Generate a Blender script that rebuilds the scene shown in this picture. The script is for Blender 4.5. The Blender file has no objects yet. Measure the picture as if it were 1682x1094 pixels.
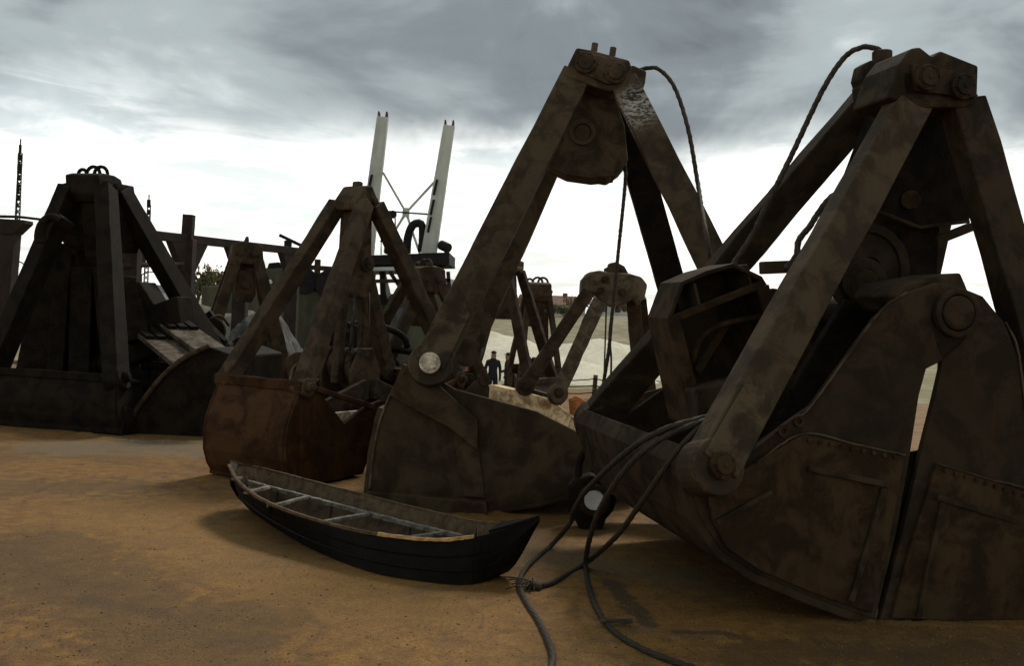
import bpy, bmesh, math, random
from mathutils import Vector, Matrix, noise
random.seed(7)
R = math.radians
SC = bpy.context.scene
COL = SC.collection

# ------------------------------------------------------------------ camera
EYE = 1.75
FPX = 1700.0
PITCH = math.atan(32 / FPX)
ROLL = R(2.5)
_F = Vector((0, math.cos(PITCH), -math.sin(PITCH)))
_U = Vector((0, math.sin(PITCH), math.cos(PITCH)))
_X = Vector((1, 0, 0))
_R = _X * math.cos(ROLL) + _U * math.sin(ROLL)
_UP = -_X * math.sin(ROLL) + _U * math.cos(ROLL)
CAM = Vector((0, 0, EYE))
cd = bpy.data.cameras.new('camera')
cam = bpy.data.objects.new('camera', cd)
COL.objects.link(cam)
cd.sensor_width = 36.0
cd.sensor_fit = 'HORIZONTAL'
cd.lens = FPX / 1682 * 36
cd.clip_start = 0.05
cd.clip_end = 9000
cam.matrix_world = Matrix(((_R.x, _UP.x, -_F.x, CAM.x), (_R.y, _UP.y, -_F.y, CAM.y),
                           (_R.z, _UP.z, -_F.z, CAM.z), (0, 0, 0, 1)))
SC.camera = cam
cd.dof.use_dof = True
cd.dof.focus_distance = 8.0
cd.dof.aperture_fstop = 8.0

# ------------------------------------------------------------------ light
SUN_EL, SUN_AZ = R(48), R(24)          # azimuth clockwise from +Y: ahead of the camera, a little right
world = bpy.data.worlds.new('World')
SC.world = world
world.use_nodes = True
nt = world.node_tree
N = nt.nodes
for n in list(N):
    N.remove(n)


def wn(t, **kw):
    n = N.new(t)
    for k, v in kw.items():
        setattr(n, k, v)
    return n


def wl(a, b):
    nt.links.new(a, b)


def wmath(op, a, b=None, clamp=False):
    n = wn('ShaderNodeMath', operation=op, use_clamp=clamp)
    for i, s in enumerate((a, b)):
        if s is None:
            continue
        if isinstance(s, (int, float)):
            n.inputs[i].default_value = s
        else:
            wl(s, n.inputs[i])
    return n.outputs[0]


def wramp(fac, stops):
    n = wn('ShaderNodeValToRGB')
    n.color_ramp.interpolation = 'EASE'
    e = n.color_ramp.elements
    while len(e) < len(stops):
        e.new(0.5)
    for i, (p, c) in enumerate(stops):
        e[i].position = p
        e[i].color = (c[0], c[1], c[2], 1)
    wl(fac, n.inputs[0])
    return n.outputs[0]


sky = wn('ShaderNodeTexSky', sky_type='NISHITA')
sky.sun_disc = False
sky.sun_elevation = SUN_EL
sky.sun_rotation = SUN_AZ
sky.dust_density = 4.0
tc = wn('ShaderNodeTexCoord')
sep = wn('ShaderNodeSeparateXYZ')
wl(tc.outputs['Generated'], sep.inputs[0])
zc = wmath('MAXIMUM', sep.outputs[2], 0.0)
den = wmath('ADD', zc, 0.10)
cx = wmath('DIVIDE', sep.outputs[0], den)
cy = wmath('DIVIDE', sep.outputs[1], den)
comb = wn('ShaderNodeCombineXYZ')
wl(cx, comb.inputs[0])
wl(cy, comb.inputs[1])


def wnoise(vec, scale, detail, rough, dist, off):
    mp = wn('ShaderNodeMapping')
    mp.inputs['Location'].default_value = off
    wl(vec, mp.inputs[0])
    n = wn('ShaderNodeTexNoise')
    n.inputs['Scale'].default_value = scale
    n.inputs['Detail'].default_value = detail
    n.inputs['Roughness'].default_value = rough
    n.inputs['Distortion'].default_value = dist
    wl(mp.outputs[0], n.inputs['Vector'])
    return n.outputs['Fac']


n1 = wnoise(comb.outputs[0], 0.95, 5, 0.52, 0.6, (3.1, 1.7, 0))
n2 = wnoise(comb.outputs[0], 0.45, 4, 0.5, 0.3, (8.3, 2.2, 0))
n3 = wnoise(tc.outputs['Generated'], 2.6, 6, 0.56, 0.3, (0.4, 0.9, 2.0))
n4 = wnoise(comb.outputs[0], 1.6, 6, 0.6, 0.9, (1.4, 5.9, 1.0))
# cloud deck that ends in a ragged edge low over the horizon
edge = wmath('ADD', zc, wmath('MULTIPLY', wmath('SUBTRACT', n3, 0.5), 0.26))
edge = wmath('ADD', edge, wmath('MULTIPLY', wmath('SUBTRACT', n1, 0.5), 0.10))
mr = wn('ShaderNodeMapRange', interpolation_type='SMOOTHSTEP')
mr.inputs['From Min'].default_value = 0.125
mr.inputs['From Max'].default_value = 0.205
wl(edge, mr.inputs['Value'])
deck = mr.outputs[0]
stretch = wn('ShaderNodeMapping')
stretch.inputs['Scale'].default_value = (1, 1, 2.0)
wl(tc.outputs['Generated'], stretch.inputs[0])
n5 = wnoise(stretch.outputs[0], 3.4, 6, 0.55, 0.5, (2.2, 0.3, 1.1))
shade = wmath('ADD', wmath('MULTIPLY', n1, 0.38), wmath('MULTIPLY', n2, 0.38))
shade = wmath('ADD', shade, wmath('MULTIPLY', n5, 0.62))
shade = wmath('SUBTRACT', shade, 0.19)
cloud = wramp(shade, [(0.32, (1.0, 1.14, 1.28)), (0.43, (1.8, 2.07, 2.22)), (0.55, (3.3, 3.75, 3.85)), (0.68, (6.0, 6.5, 6.45))])
# open bright band under the deck: the clear sky seen through pale mist
glow = wramp(zc, [(0.0, (11.5, 11.0, 10.1)), (0.10, (11.5, 11.5, 11.1)), (0.2, (8.0, 8.4, 8.4))])
mixg = wn('ShaderNodeMixRGB')
mixg.inputs[0].default_value = 0.85
wl(sky.outputs[0], mixg.inputs[1])
veil = wn('ShaderNodeMixRGB', blend_type='MULTIPLY')
veil.inputs[0].default_value = 1.0
wl(glow, veil.inputs[1])
wl(wramp(n4, [(0.38, (0.62, 0.67, 0.68)), (0.60, (1.06, 1.05, 1.03))]), veil.inputs[2])
wl(veil.outputs[0], mixg.inputs[2])
mixc = wn('ShaderNodeMixRGB')
wl(deck, mixc.inputs[0])
wl(mixg.outputs[0], mixc.inputs[1])
wl(cloud, mixc.inputs[2])
bg = wn('ShaderNodeBackground')
bg.inputs['Strength'].default_value = 0.085
wl(mixc.outputs[0], bg.inputs['Color'])
out = wn('ShaderNodeOutputWorld')
wl(bg.outputs[0], out.inputs['Surface'])

sd = bpy.data.lights.new('sun', 'SUN')
sd.energy = 1.5
sd.angle = R(14)
sd.color = (1.0, 0.93, 0.82)
sun = bpy.data.objects.new('sun', sd)
COL.objects.link(sun)
sdir = Vector((math.sin(SUN_AZ) * math.cos(SUN_EL), math.cos(SUN_AZ) * math.cos(SUN_EL), math.sin(SUN_EL)))
sun.rotation_euler = sdir.to_track_quat('Z', 'Y').to_euler()

SC.view_settings.view_transform = 'Standard'
SC.view_settings.look = 'None'
SC.view_settings.exposure = 0.68
SC.view_settings.gamma = 1.0
SC.view_settings.use_curve_mapping = False
SC.cycles.max_bounces = 4
SC.cycles.diffuse_bounces = 1


# ------------------------------------------------------------------ where a sight line meets a place
def ray(px, py):
    d = _F + _R * ((px - 841) / FPX) - _UP * ((py - 547) / FPX)
    return d / d.y


def at(px, py, Y):
    return CAM + ray(px, py) * Y


def gp(px, py, z=0.0):
    d = ray(px, py)
    return CAM + d * ((z - EYE) / d.z)


# ------------------------------------------------------------------ materials
MATS = {}


class NT:
    def __init__(s, name):
        s.m = bpy.data.materials.new(name)
        s.m.use_nodes = True
        s.t = s.m.node_tree
        s.b = s.t.nodes['Principled BSDF']
        s.g = s.t.nodes.new('ShaderNodeNewGeometry')
        s.pos = s.g.outputs['Position']

    def n(s, t, **kw):
        n = s.t.nodes.new(t)
        for k, v in kw.items():
            setattr(n, k, v)
        return n

    def l(s, a, b):
        s.t.links.new(a, b)

    def noise(s, scale, detail=6, rough=0.6, dist=0.0, stretch=(1, 1, 1), off=(0, 0, 0)):
        mp = s.n('ShaderNodeMapping')
        mp.inputs['Scale'].default_value = stretch
        mp.inputs['Location'].default_value = off
        s.l(s.pos, mp.inputs[0])
        n = s.n('ShaderNodeTexNoise')
        n.inputs['Scale'].default_value = scale
        n.inputs['Detail'].default_value = detail
        n.inputs['Roughness'].default_value = rough
        n.inputs['Distortion'].default_value = dist
        s.l(mp.outputs[0], n.inputs['Vector'])
        return n.outputs['Fac']

    def ramp(s, fac, a, b, inv=False):
        n = s.n('ShaderNodeMapRange', interpolation_type='SMOOTHSTEP')
        n.inputs['From Min'].default_value = a
        n.inputs['From Max'].default_value = b
        if inv:
            n.inputs['To Min'].default_value = 1
            n.inputs['To Max'].default_value = 0
        s.l(fac, n.inputs['Value'])
        return n.outputs[0]

    def math(s, op, a, b):
        n = s.n('ShaderNodeMath', operation=op)
        for i, v in enumerate((a, b)):
            if isinstance(v, (int, float)):
                n.inputs[i].default_value = v
            else:
                s.l(v, n.inputs[i])
        return n.outputs[0]

    def mix(s, fac, a, b):
        n = s.n('ShaderNodeMixRGB')
        if isinstance(fac, (int, float)):
            n.inputs[0].default_value = fac
        else:
            s.l(fac, n.inputs[0])
        for i, v in ((1, a), (2, b)):
            if isinstance(v, tuple):
                n.inputs[i].default_value = (*v, 1)
            else:
                s.l(v, n.inputs[i])
        return n.outputs[0]

    def done(s, col, rough=0.8, bump=None, bstr=0.3, bdist=0.01, spec=0.3):
        if isinstance(col, tuple):
            s.b.inputs['Base Color'].default_value = (*col, 1)
        else:
            s.l(col, s.b.inputs['Base Color'])
        if isinstance(rough, (int, float)):
            s.b.inputs['Roughness'].default_value = rough
        else:
            s.l(rough, s.b.inputs['Roughness'])
        s.b.inputs['Specular IOR Level'].default_value = spec
        if bump is not None:
            n = s.n('ShaderNodeBump')
            n.inputs['Strength'].default_value = bstr
            n.inputs['Distance'].default_value = bdist
            s.l(bump, n.inputs['Height'])
            s.l(n.outputs[0], s.b.inputs['Normal'])
        return s.m


def iron(name, dark, mid, rust, amount=0.5, scale=1.0, spec=0.10, spots=(), off=0.0):
    """weathered steel: dark skin, paler worn areas, rust bloom, runs, scratches and pitting"""
    k = NT(name)
    o = (off, off * 1.3, off * .7)
    tone = lambda c, f: tuple(min(1, x * f * w) for x, w in zip(c, (1.14, .97, .74)))
    lum = .40 if max(mid) < .2 else 1.0
    dark, mid, rust = tone(dark, lum), tone(mid, lum), tone(rust, lum)
    dark = tuple(a_ * .55 + b_ * .40 for a_, b_ in zip(dark, mid))
    big = k.noise(1.1 * scale, 7, .60, .9, off=o)
    med = k.noise(4.2 * scale, 7, .66, .5, off=(off * 1.7, 2, off))
    run = k.noise(9.0 * scale, 6, .60, .25, (1, 1, .07), off=o)
    fine = k.noise(42 * scale, 6, .7, off=o)
    speck = k.noise(150 * scale, 3, .6)
    scr = k.noise(6.5 * scale, 8, .74, .8, (1, 1, .35), off=(off * 2, 3, 1))
    base_ = k.math('ADD', k.math('MULTIPLY', med, .35), k.math('MULTIPLY', big, .65))
    c = k.mix(k.ramp(base_, .05, .95), dark, mid)
    run2 = k.noise(13.0 * scale, 5, .6, .2, (1, 1, .05), off=(off + 4, 1, 2))
    lo = .66 - .30 * amount
    bl = k.ramp(k.math('ADD', k.math('MULTIPLY', big, .45), k.math('ADD', k.math('MULTIPLY', med, .3), k.math('MULTIPLY', run, .25))), lo - .03, lo + .20)
    bl = k.math('MULTIPLY', bl, k.math('ADD', .40, k.math('MULTIPLY', k.ramp(fine, .25, .70), .35)))
    c = k.mix(bl, c, rust)
    c = k.mix(k.math('MULTIPLY', k.ramp(speck, .55, .72), .45), c, tuple(min(1, x * 1.6) for x in mid))
    c = k.mix(k.math('MULTIPLY', k.math('MULTIPLY', k.ramp(run, .50, .72), k.ramp(big, .36, .70)), .18), c, tuple(x * .55 for x in dark))
    c = k.mix(k.math('MULTIPLY', k.ramp(scr, .61, .66), .22), c, tuple(min(1, x * 2.0) for x in mid))
    c = k.mix(k.math('MULTIPLY', k.math('MULTIPLY', k.ramp(run2, .55, .62), k.ramp(med, .40, .58)), .6), c, tuple(min(1, x * 1.35) for x in rust))
    worn = k.ramp(k.g.outputs['Pointiness'], .505, .56)
    c = k.mix(k.math('MULTIPLY', k.math('MULTIPLY', worn, k.ramp(med, .4, .6)), .8), c, tuple(min(1, x * 2.4) for x in mid))
    for (p, r, colr) in spots:
        d = k.n('ShaderNodeVectorMath', operation='DISTANCE')
        k.l(k.pos, d.inputs[0])
        d.inputs[1].default_value = p
        m = k.ramp(d.outputs['Value'], r * .35, r, inv=True)
        m = k.math('MULTIPLY', m, k.ramp(k.noise(20, 5, .7, .8, (1, 1, 2.2)), .45, .56))
        c = k.mix(m, c, colr)
    b = k.math('ADD', k.math('MULTIPLY', fine, .35), k.math('MULTIPLY', speck, .22))
    b = k.math('ADD', b, k.math('ADD', k.math('MULTIPLY', big, .8), k.math('MULTIPLY', med, .3)))
    rg = k.n('ShaderNodeMapRange')
    rg.inputs['To Min'].default_value = .55
    rg.inputs['To Max'].default_value = .95
    k.l(fine, rg.inputs['Value'])
    return k.done(c, rg.outputs[0], b, .5, .010, spec)


def plain(name, col, var=.35, scale=8, rough=.8, bump=.3, spec=.2, streak=False):
    k = NT(name)
    a = k.noise(scale, 6, .65, .3, (1, 1, .25) if streak else (1, 1, 1))
    c = k.mix(k.ramp(a, .3, .7), tuple(x * (1 - var) for x in col), tuple(min(1, x * (1 + var)) for x in col))
    return k.done(c, rough, a, bump, .02, spec)


M_G4 = iron('brown_iron', (.020, .016, .011), (.052, .042, .029), (.075, .038, .016), .42, 1.0, off=1)
M_G4R = iron('rusty_iron', (.026, .018, .010), (.056, .040, .024), (.092, .046, .018), .6, 1.1, off=5)
M_G2A = iron('brown_arm_iron', (.036, .026, .018), (.085, .068, .05), (.11, .058, .026), .5, 1.2, off=9)
M_G2S = iron('rust_red_plate', (.038, .019, .009), (.072, .038, .018), (.115, .050, .019), .65, .9, off=3)
M_G1 = iron('black_brown_iron', (.006, .0048, .0036), (.018, .014, .010), (.030, .017, .009), .3, 1.0, off=7)
M_TOOTH = iron('bare_grey_plate', (.06, .055, .048), (.14, .13, .12), (.11, .065, .03), .45, 1.3, off=2)
M_BG = iron('distant_brown_iron', (.030, .023, .017), (.07, .056, .042), (.11, .055, .025), .5, 1.0, off=11)
M_PALEARM = iron('pale_worn_iron', (.07, .06, .048), (.15, .13, .105), (.12, .075, .04), .4, 1.6, off=13)
M_WHITEIRON = iron('chipped_white_paint', (.15, .085, .045), (.40, .34, .26), (.16, .066, .026), .85, 1.3, off=4)
M_ORANGE = iron('orange_rust', (.18, .085, .035), (.28, .14, .06), (.25, .10, .035), .5, 1.5)
M_WORN = iron('bright_worn_pin', (.18, .17, .155), (.38, .36, .33), (.16, .10, .05), .25, 2.5, spec=.5)
M_ROPE = iron('greased_wire', (.016, .012, .009), (.060, .048, .032), (.06, .036, .018), .45, 4.0, spec=.4)
k = NT('black_tar')
_a, _b, _c = k.noise(7, 6, .65, .4), k.noise(20, 7, .75, .4, (.35, .35, 1.6)), k.noise(2.2, 5, .6)
_t = k.mix(k.ramp(_a, .3, .7), (.0030, .0024, .0018), (.0070, .0055, .0040))
_t = k.mix(k.math('MULTIPLY', k.math('MULTIPLY', k.ramp(_b, .58, .66), k.ramp(_c, .42, .6)), .6), _t, (.060, .048, .034))
M_BLACKTAR = k.done(_t, .6, k.math('ADD', _a, k.math('MULTIPLY', _b, .6)), .4, .012, .08)
M_BOATWOOD = plain('grey_brown_boards', (.082, .052, .025), .45, 14, .8, .3)
M_BOATIN = plain('dirty_bilge', (.020, .016, .011), .8, 12, .7, .5, .12)
M_RAIL = plain('worn_pale_rail', (.17, .15, .115), .6, 18, .7, .3)
M_RAILOR = plain('varnished_rail', (.42, .24, .075), .4, 16, .5, .3, .4)
M_MAST = plain('pale_grey_green_paint', (.42, .43, .37), .16, 3, .6, .1, .3, True)
M_MASTRED = plain('dark_red_paint', (.10, .035, .03), .3, 5)
M_OLIVE = plain('olive_green_paint', (.062, .060, .034), .35, 2.2, .7, .2, .3, True)
M_DARK = plain('dark_steel', (.012, .010, .010), .4, 6)
M_GANTRY = plain('brown_painted_steel', (.028, .019, .015), .35, 3)
M_WHITE = plain('dirty_white', (.62, .60, .54), .2, 4)
M_PALEWALL = plain('pale_plaster', (.55, .53, .47), .15, 1.2)
M_ROOF = plain('dark_roofing', (.10, .095, .09), .3, 2)
M_ROOFR = plain('brown_tiles', (.16, .09, .06), .3, 2)
M_GLASS = plain('dark_glass', (.03, .035, .04), .2, 3, .15, 0, .5)
M_TARP = plain('grey_canvas', (.07, .068, .06), .6, 3.5, .8, .6)
M_RUBBLE = plain('grey_spoil', (.12, .11, .085), .5, 1.6, .95, .8)
M_BARK = plain('bark', (.08, .06, .045), .3, 8)
M_LEAF = [plain('leaf_yellow_brown', (.15, .11, .045), .4, 2), plain('leaf_olive', (.085, .085, .035), .4, 2), plain('leaf_brown', (.12, .075, .035), .4, 2)]
M_RED = plain('red_paint', (.45, .045, .02), .2, 6)
M_YEL = plain('yellow_paint', (.42, .26, .05), .35, 4)
M_GRIT = plain('ochre_grit', (.19, .115, .045), .5, 40)
M_CLOTH = plain('dark_blue_cloth', (.012, .014, .02), .3, 10)
M_CLOTH2 = plain('dark_brown_cloth', (.028, .022, .018), .3, 10)
M_SKIN = plain('skin', (.33, .19, .13), .15, 10, .6)


# ------------------------------------------------------------------ mesh helpers
def base(v):
    return Vector((v.x, v.y, 0.0 if len(v) < 3 else v.z))


class MB:
    def __init__(s):
        s.v, s.f, s.mi = [], [], []

    def add(s, vs, fs):
        o = len(s.v)
        s.v += [Vector(a) for a in vs]
        s.f += [tuple(i + o for i in f) for f in fs]

    def prism(s, poly, ext):
        """closed polygon of 3D points pushed along ext"""
        n = len(poly)
        poly = [Vector(p) for p in poly]
        ext = Vector(ext)
        vs = poly + [p + ext for p in poly]
        fs = [tuple(range(n))[::-1], tuple(range(n, 2 * n))]
        for i in range(n):
            j = (i + 1) % n
            fs.append((i, j, n + j, n + i))
        s.add(vs, fs)
        return s

    def strip(s, pts, thick, ext):
        """open outline given wall thickness (offset vectors) and pushed along ext"""
        pts = [Vector(p) for p in pts]
        e = Vector(ext).normalized()
        inn = []
        for i, p in enumerate(pts):
            a = pts[max(i - 1, 0)]
            b = pts[min(i + 1, len(pts) - 1)]
            inn.append(p + (b - a).normalized().cross(e) * thick)
        m = len(pts)
        ext = Vector(ext)
        for i in range(m - 1):
            q = [pts[i], pts[i + 1], inn[i + 1], inn[i]]
            o = len(s.v)
            if i == 0:
                pass
        vs = pts + inn + [p + ext for p in pts] + [p + ext for p in inn]
        fs = []
        for i in range(m - 1):
            fs += [(i, i + 1, m + i + 1, m + i), (2 * m + i, 3 * m + i, 3 * m + i + 1, 2 * m + i + 1),
                   (i, 2 * m + i, 2 * m + i + 1, i + 1), (m + i, m + i + 1, 3 * m + i + 1, 3 * m + i)]
        fs += [(0, m, 3 * m, 2 * m), (m - 1, 3 * m - 1, 4 * m - 1, 2 * m - 1)]
        s.add(vs, fs)
        return s

    def box(s, c, ax, ay, az):
        """centre and three half-axis vectors"""
        c = Vector(c)
        vs = [c + ax * i + ay * j + az * k for k in (-1, 1) for j in (-1, 1) for i in (-1, 1)]
        s.add(vs, [(0, 2, 3, 1), (4, 5, 7, 6), (0, 1, 5, 4), (2, 6, 7, 3), (0, 4, 6, 2), (1, 3, 7, 5)])
        return s

    def bx(s, x0, x1, y0, y1, z0, z1):
        return s.box(((x0 + x1) / 2, (y0 + y1) / 2, (z0 + z1) / 2), Vector(((x1 - x0) / 2, 0, 0)),
                     Vector((0, (y1 - y0) / 2, 0)), Vector((0, 0, (z1 - z0) / 2)))

    def beam(s, p1, p2, w, t, side, w2=None, t2=None, seg=1, jit=0.0):
        """bar from p1 to p2; t is its size along `side`, w across"""
        p1, p2 = Vector(p1), Vector(p2)
        a = (p2 - p1)
        L = a.length
        a.normalize()
        wd = a.cross(Vector(side)).normalized()
        td = wd.cross(a).normalized()
        w2 = w if w2 is None else w2
        t2 = t if t2 is None else t2
        vs, fs = [], []
        for i in range(seg + 1):
            k = i / seg
            ww, tt = (w + (w2 - w) * k) / 2, (t + (t2 - t) * k) / 2
            c = p1 + a * (L * k)
            for (x, y) in ((-1, -1), (1, -1), (1, 1), (-1, 1)):
                q = c + wd * (x * ww) + td * (y * tt)
                if jit:
                    q += Vector((random.gauss(0, jit), random.gauss(0, jit), random.gauss(0, jit)))
                vs.append(q)
        for i in range(seg):
            o = i * 4
            for j in range(4):
                k2 = (j + 1) % 4
                fs.append((o + j, o + k2, o + 4 + k2, o + 4 + j))
        fs += [(3, 2, 1, 0), tuple(seg * 4 + j for j in range(4))]
        s.add(vs, fs)
        return s

    def cyl(s, p1, p2, r, n=20, r2=None):
        p1, p2 = Vector(p1), Vector(p2)
        a = (p2 - p1).normalized()
        x = a.orthogonal().normalized()
        y = a.cross(x)
        r2 = r if r2 is None else r2
        vs = [p1 + (x * math.cos(6.28319 * i / n) + y * math.sin(6.28319 * i / n)) * r for i in range(n)]
        vs += [p2 + (x * math.cos(6.28319 * i / n) + y * math.sin(6.28319 * i / n)) * r2 for i in range(n)]
        fs = [tuple(range(n))[::-1], tuple(range(n, 2 * n))]
        fs += [(i, (i + 1) % n, n + (i + 1) % n, n + i) for i in range(n)]
        s.add(vs, fs)
        return s

    def ring(s, c, axis, ro, ri, t, n=28):
        c = Vector(c)
        a = Vector(axis).normalized()
        x = a.orthogonal().normalized()
        y = a.cross(x)
        vs = []
        for (r, h) in ((ro, -t / 2), (ro, t / 2), (ri, t / 2), (ri, -t / 2)):
            vs += [c + a * h + (x * math.cos(6.28319 * i / n) + y * math.sin(6.28319 * i / n)) * r for i in range(n)]
        fs = []
        for q in range(4):
            o, o2 = q * n, ((q + 1) % 4) * n
            fs += [(o + i, o + (i + 1) % n, o2 + (i + 1) % n, o2 + i) for i in range(n)]
        s.add(vs, fs)
        return s

    def tube(s, pts, r, n=10, lobes=0, pitch=.16, r2=None):
        pts = [Vector(p) for p in pts]
        m = len(pts)
        vs, fs = [], []
        up = Vector((0, 0, 1))
        t0 = (pts[1] - pts[0]).normalized()
        x = t0.orthogonal().normalized()
        run = 0
        for i, p in enumerate(pts):
            t = (pts[min(i + 1, m - 1)] - pts[max(i - 1, 0)]).normalized()
            x = (x - t * x.dot(t)).normalized()
            y = t.cross(x)
            if i:
                run += (p - pts[i - 1]).length
            rr0 = r if r2 is None else r + (r2 - r) * i / (m - 1)
            for j in range(n):
                th = 6.28319 * j / n
                rr = rr0 * (1 + .17 * math.cos(lobes * (th + 6.28319 * run / pitch / max(lobes, 1) * 1.0))) if lobes else rr0
                vs.append(p + (x * math.cos(th) + y * math.sin(th)) * rr)
        for i in range(m - 1):
            for j in range(n):
                k = (j + 1) % n
                fs.append((i * n + j, i * n + k, (i + 1) * n + k, (i + 1) * n + j))
        fs += [tuple(range(n))[::-1], tuple((m - 1) * n + j for j in range(n))]
        s.add(vs, fs)
        return s

    def build(s, name, mat, parent=None, bevel=0.0, smooth=False, origin=None):
        off = Vector((0, 0, 0))
        if parent is not None:
            off = parent['_o'] if '_o' in parent.keys() else Vector((0, 0, 0))
            off = Vector(off)
        elif origin is not None:
            off = Vector(origin)
        me = bpy.data.meshes.new(name)
        me.from_pydata([v - off for v in s.v], [], s.f)
        me.validate()
        bm = bmesh.new()
        bm.from_mesh(me)
        bmesh.ops.recalc_face_normals(bm, faces=bm.faces)
        bm.to_mesh(me)
        bm.free()
        me.materials.append(mat)
        if smooth:
            me.shade_smooth()
        o = bpy.data.objects.new(name, me)
        COL.objects.link(o)
        if parent is not None:
            o.parent = parent
            o['_o'] = list(off)
        else:
            o.location = off
            o['_o'] = list(off)
        if bevel:
            md = o.modifiers.new('edge', 'BEVEL')
            md.width = bevel
            md.segments = 2
            md.limit_method = 'ANGLE'
            md.angle_limit = R(35)
        return o


def thing(name, label, cat, loc, group=None):
    e = bpy.data.objects.new(name, None)
    COL.objects.link(e)
    e.location = loc
    e.empty_display_size = .2
    e['label'] = label
    e['category'] = cat
    e['_o'] = list(loc)
    if group:
        e['group'] = group
    return e


def tag(o, label, cat, group=None):
    o['label'] = label
    o['category'] = cat
    if group:
        o['group'] = group
    return o


def structure(o):
    o['kind'] = 'structure'
    return o


def spline(pts, step=.03):
    """Catmull-Rom through points, resampled"""
    P = [Vector(p) for p in pts]
    P = [P[0] * 2 - P[1]] + P + [P[-1] * 2 - P[-2]]
    outp = []
    for i in range(1, len(P) - 2):
        a, b, c, d = P[i - 1:i + 3]
        n = max(2, int((c - b).length / step))
        for k in range(n):
            t = k / n
            outp.append(.5 * ((2 * b) + (c - a) * t + (2 * a - 5 * b + 4 * c - d) * t * t + (3 * b - a - 3 * c + d) * t ** 3))
    outp.append(P[-2])
    return outp


# ================================================================== the setting
def quay_material():
    k = NT('rust_stained_quay')
    a = k.noise(.55, 6, .6, .8)
    b = k.noise(1.6, 7, .66, 1.2, (1, 1.5, 1), (4, 2, 0))
    c2 = k.noise(7, 6, .68, .5)
    f = k.noise(45, 5, .7)
    sp = k.noise(120, 5, .7)
    col = k.mix(k.ramp(c2, .3, .7), (.145, .066, .011), (.285, .142, .028))
    col = k.mix(k.math('MULTIPLY', k.ramp(b, .52, .68), .6), col, (.100, .074, .045))          # bare grey patches
    col = k.mix(k.math('MULTIPLY', k.ramp(a, .50, .62), .5), col, (.065, .034, .012))        # darker damp rust
    col = k.mix(k.math('MULTIPLY', k.ramp(k.noise(3.1, 7, .7, 1.6, (1, .45, 1), (9, 1, 0)), .57, .66), .75), col, (.05, .034, .02))
    # oil streak, pale swept area near the ropes, painted light pool and darkened corners
    sx = k.n('ShaderNodeSeparateXYZ')
    k.l(k.pos, sx.inputs[0])
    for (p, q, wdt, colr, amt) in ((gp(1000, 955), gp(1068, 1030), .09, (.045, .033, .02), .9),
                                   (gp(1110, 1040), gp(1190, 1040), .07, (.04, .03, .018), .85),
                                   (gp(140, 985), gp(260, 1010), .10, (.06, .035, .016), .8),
                                   (gp(850, 905), gp(1180, 960), .42, (.12, .098, .065), .55),
                                   (gp(140, 735), gp(330, 735), .9, (.15, .13, .09), .7),
                                   (gp(200, 850), gp(640, 1000), .75, (.28, .150, .040), .45),  # pool of light painted into the ground as brighter ochre
                                   (gp(60, 900), gp(330, 1085), .7, (.070, .039, .014), .6),  # falloff towards the lower-left corner, painted in as darker brown
                                   (gp(30, 800), gp(200, 800), .6, (.075, .042, .016), .6),  # same painted darkening along the left edge
                                   (gp(1230, 1075), gp(1680, 1085), .35, (.050, .028, .012), .6)):  # painted darkening of the lower-right corner, below the leaning grab
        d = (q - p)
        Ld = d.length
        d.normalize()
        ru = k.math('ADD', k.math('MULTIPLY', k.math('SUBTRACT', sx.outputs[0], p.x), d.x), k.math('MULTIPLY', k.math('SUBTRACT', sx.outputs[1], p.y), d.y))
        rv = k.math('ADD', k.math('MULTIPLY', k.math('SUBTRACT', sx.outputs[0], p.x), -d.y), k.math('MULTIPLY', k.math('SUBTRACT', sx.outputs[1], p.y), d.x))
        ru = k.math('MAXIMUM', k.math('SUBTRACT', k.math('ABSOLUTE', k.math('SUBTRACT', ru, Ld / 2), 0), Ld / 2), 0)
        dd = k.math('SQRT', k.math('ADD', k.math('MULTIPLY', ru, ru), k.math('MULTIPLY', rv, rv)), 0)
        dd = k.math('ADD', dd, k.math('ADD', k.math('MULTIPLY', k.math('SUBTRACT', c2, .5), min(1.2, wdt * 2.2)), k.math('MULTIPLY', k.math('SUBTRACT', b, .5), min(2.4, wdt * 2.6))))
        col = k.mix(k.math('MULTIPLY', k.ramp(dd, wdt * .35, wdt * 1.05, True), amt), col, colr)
    col = k.mix(k.math('MULTIPLY', k.ramp(f, .40, .60), .5), col, (.095, .046, .013))
    col = k.mix(k.math('MULTIPLY', k.ramp(sp, .56, .66), .65), col, (.34, .22, .09))
    col = k.mix(k.math('MULTIPLY', k.ramp(sp, .34, .45, True), .75), col, (.035, .018, .007))
    h = k.math('ADD', k.math('MULTIPLY', f, .5), k.math('MULTIPLY', c2, 1.0))
    h = k.math('ADD', h, k.math('MULTIPLY', sp, .55))
    rg = k.n('ShaderNodeMapRange')
    rg.inputs['To Min'].default_value = .62
    rg.inputs['To Max'].default_value = .95
    k.l(b, rg.inputs['Value'])
    return k.done(col, rg.outputs[0], h, .5, .012, .25)


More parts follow.
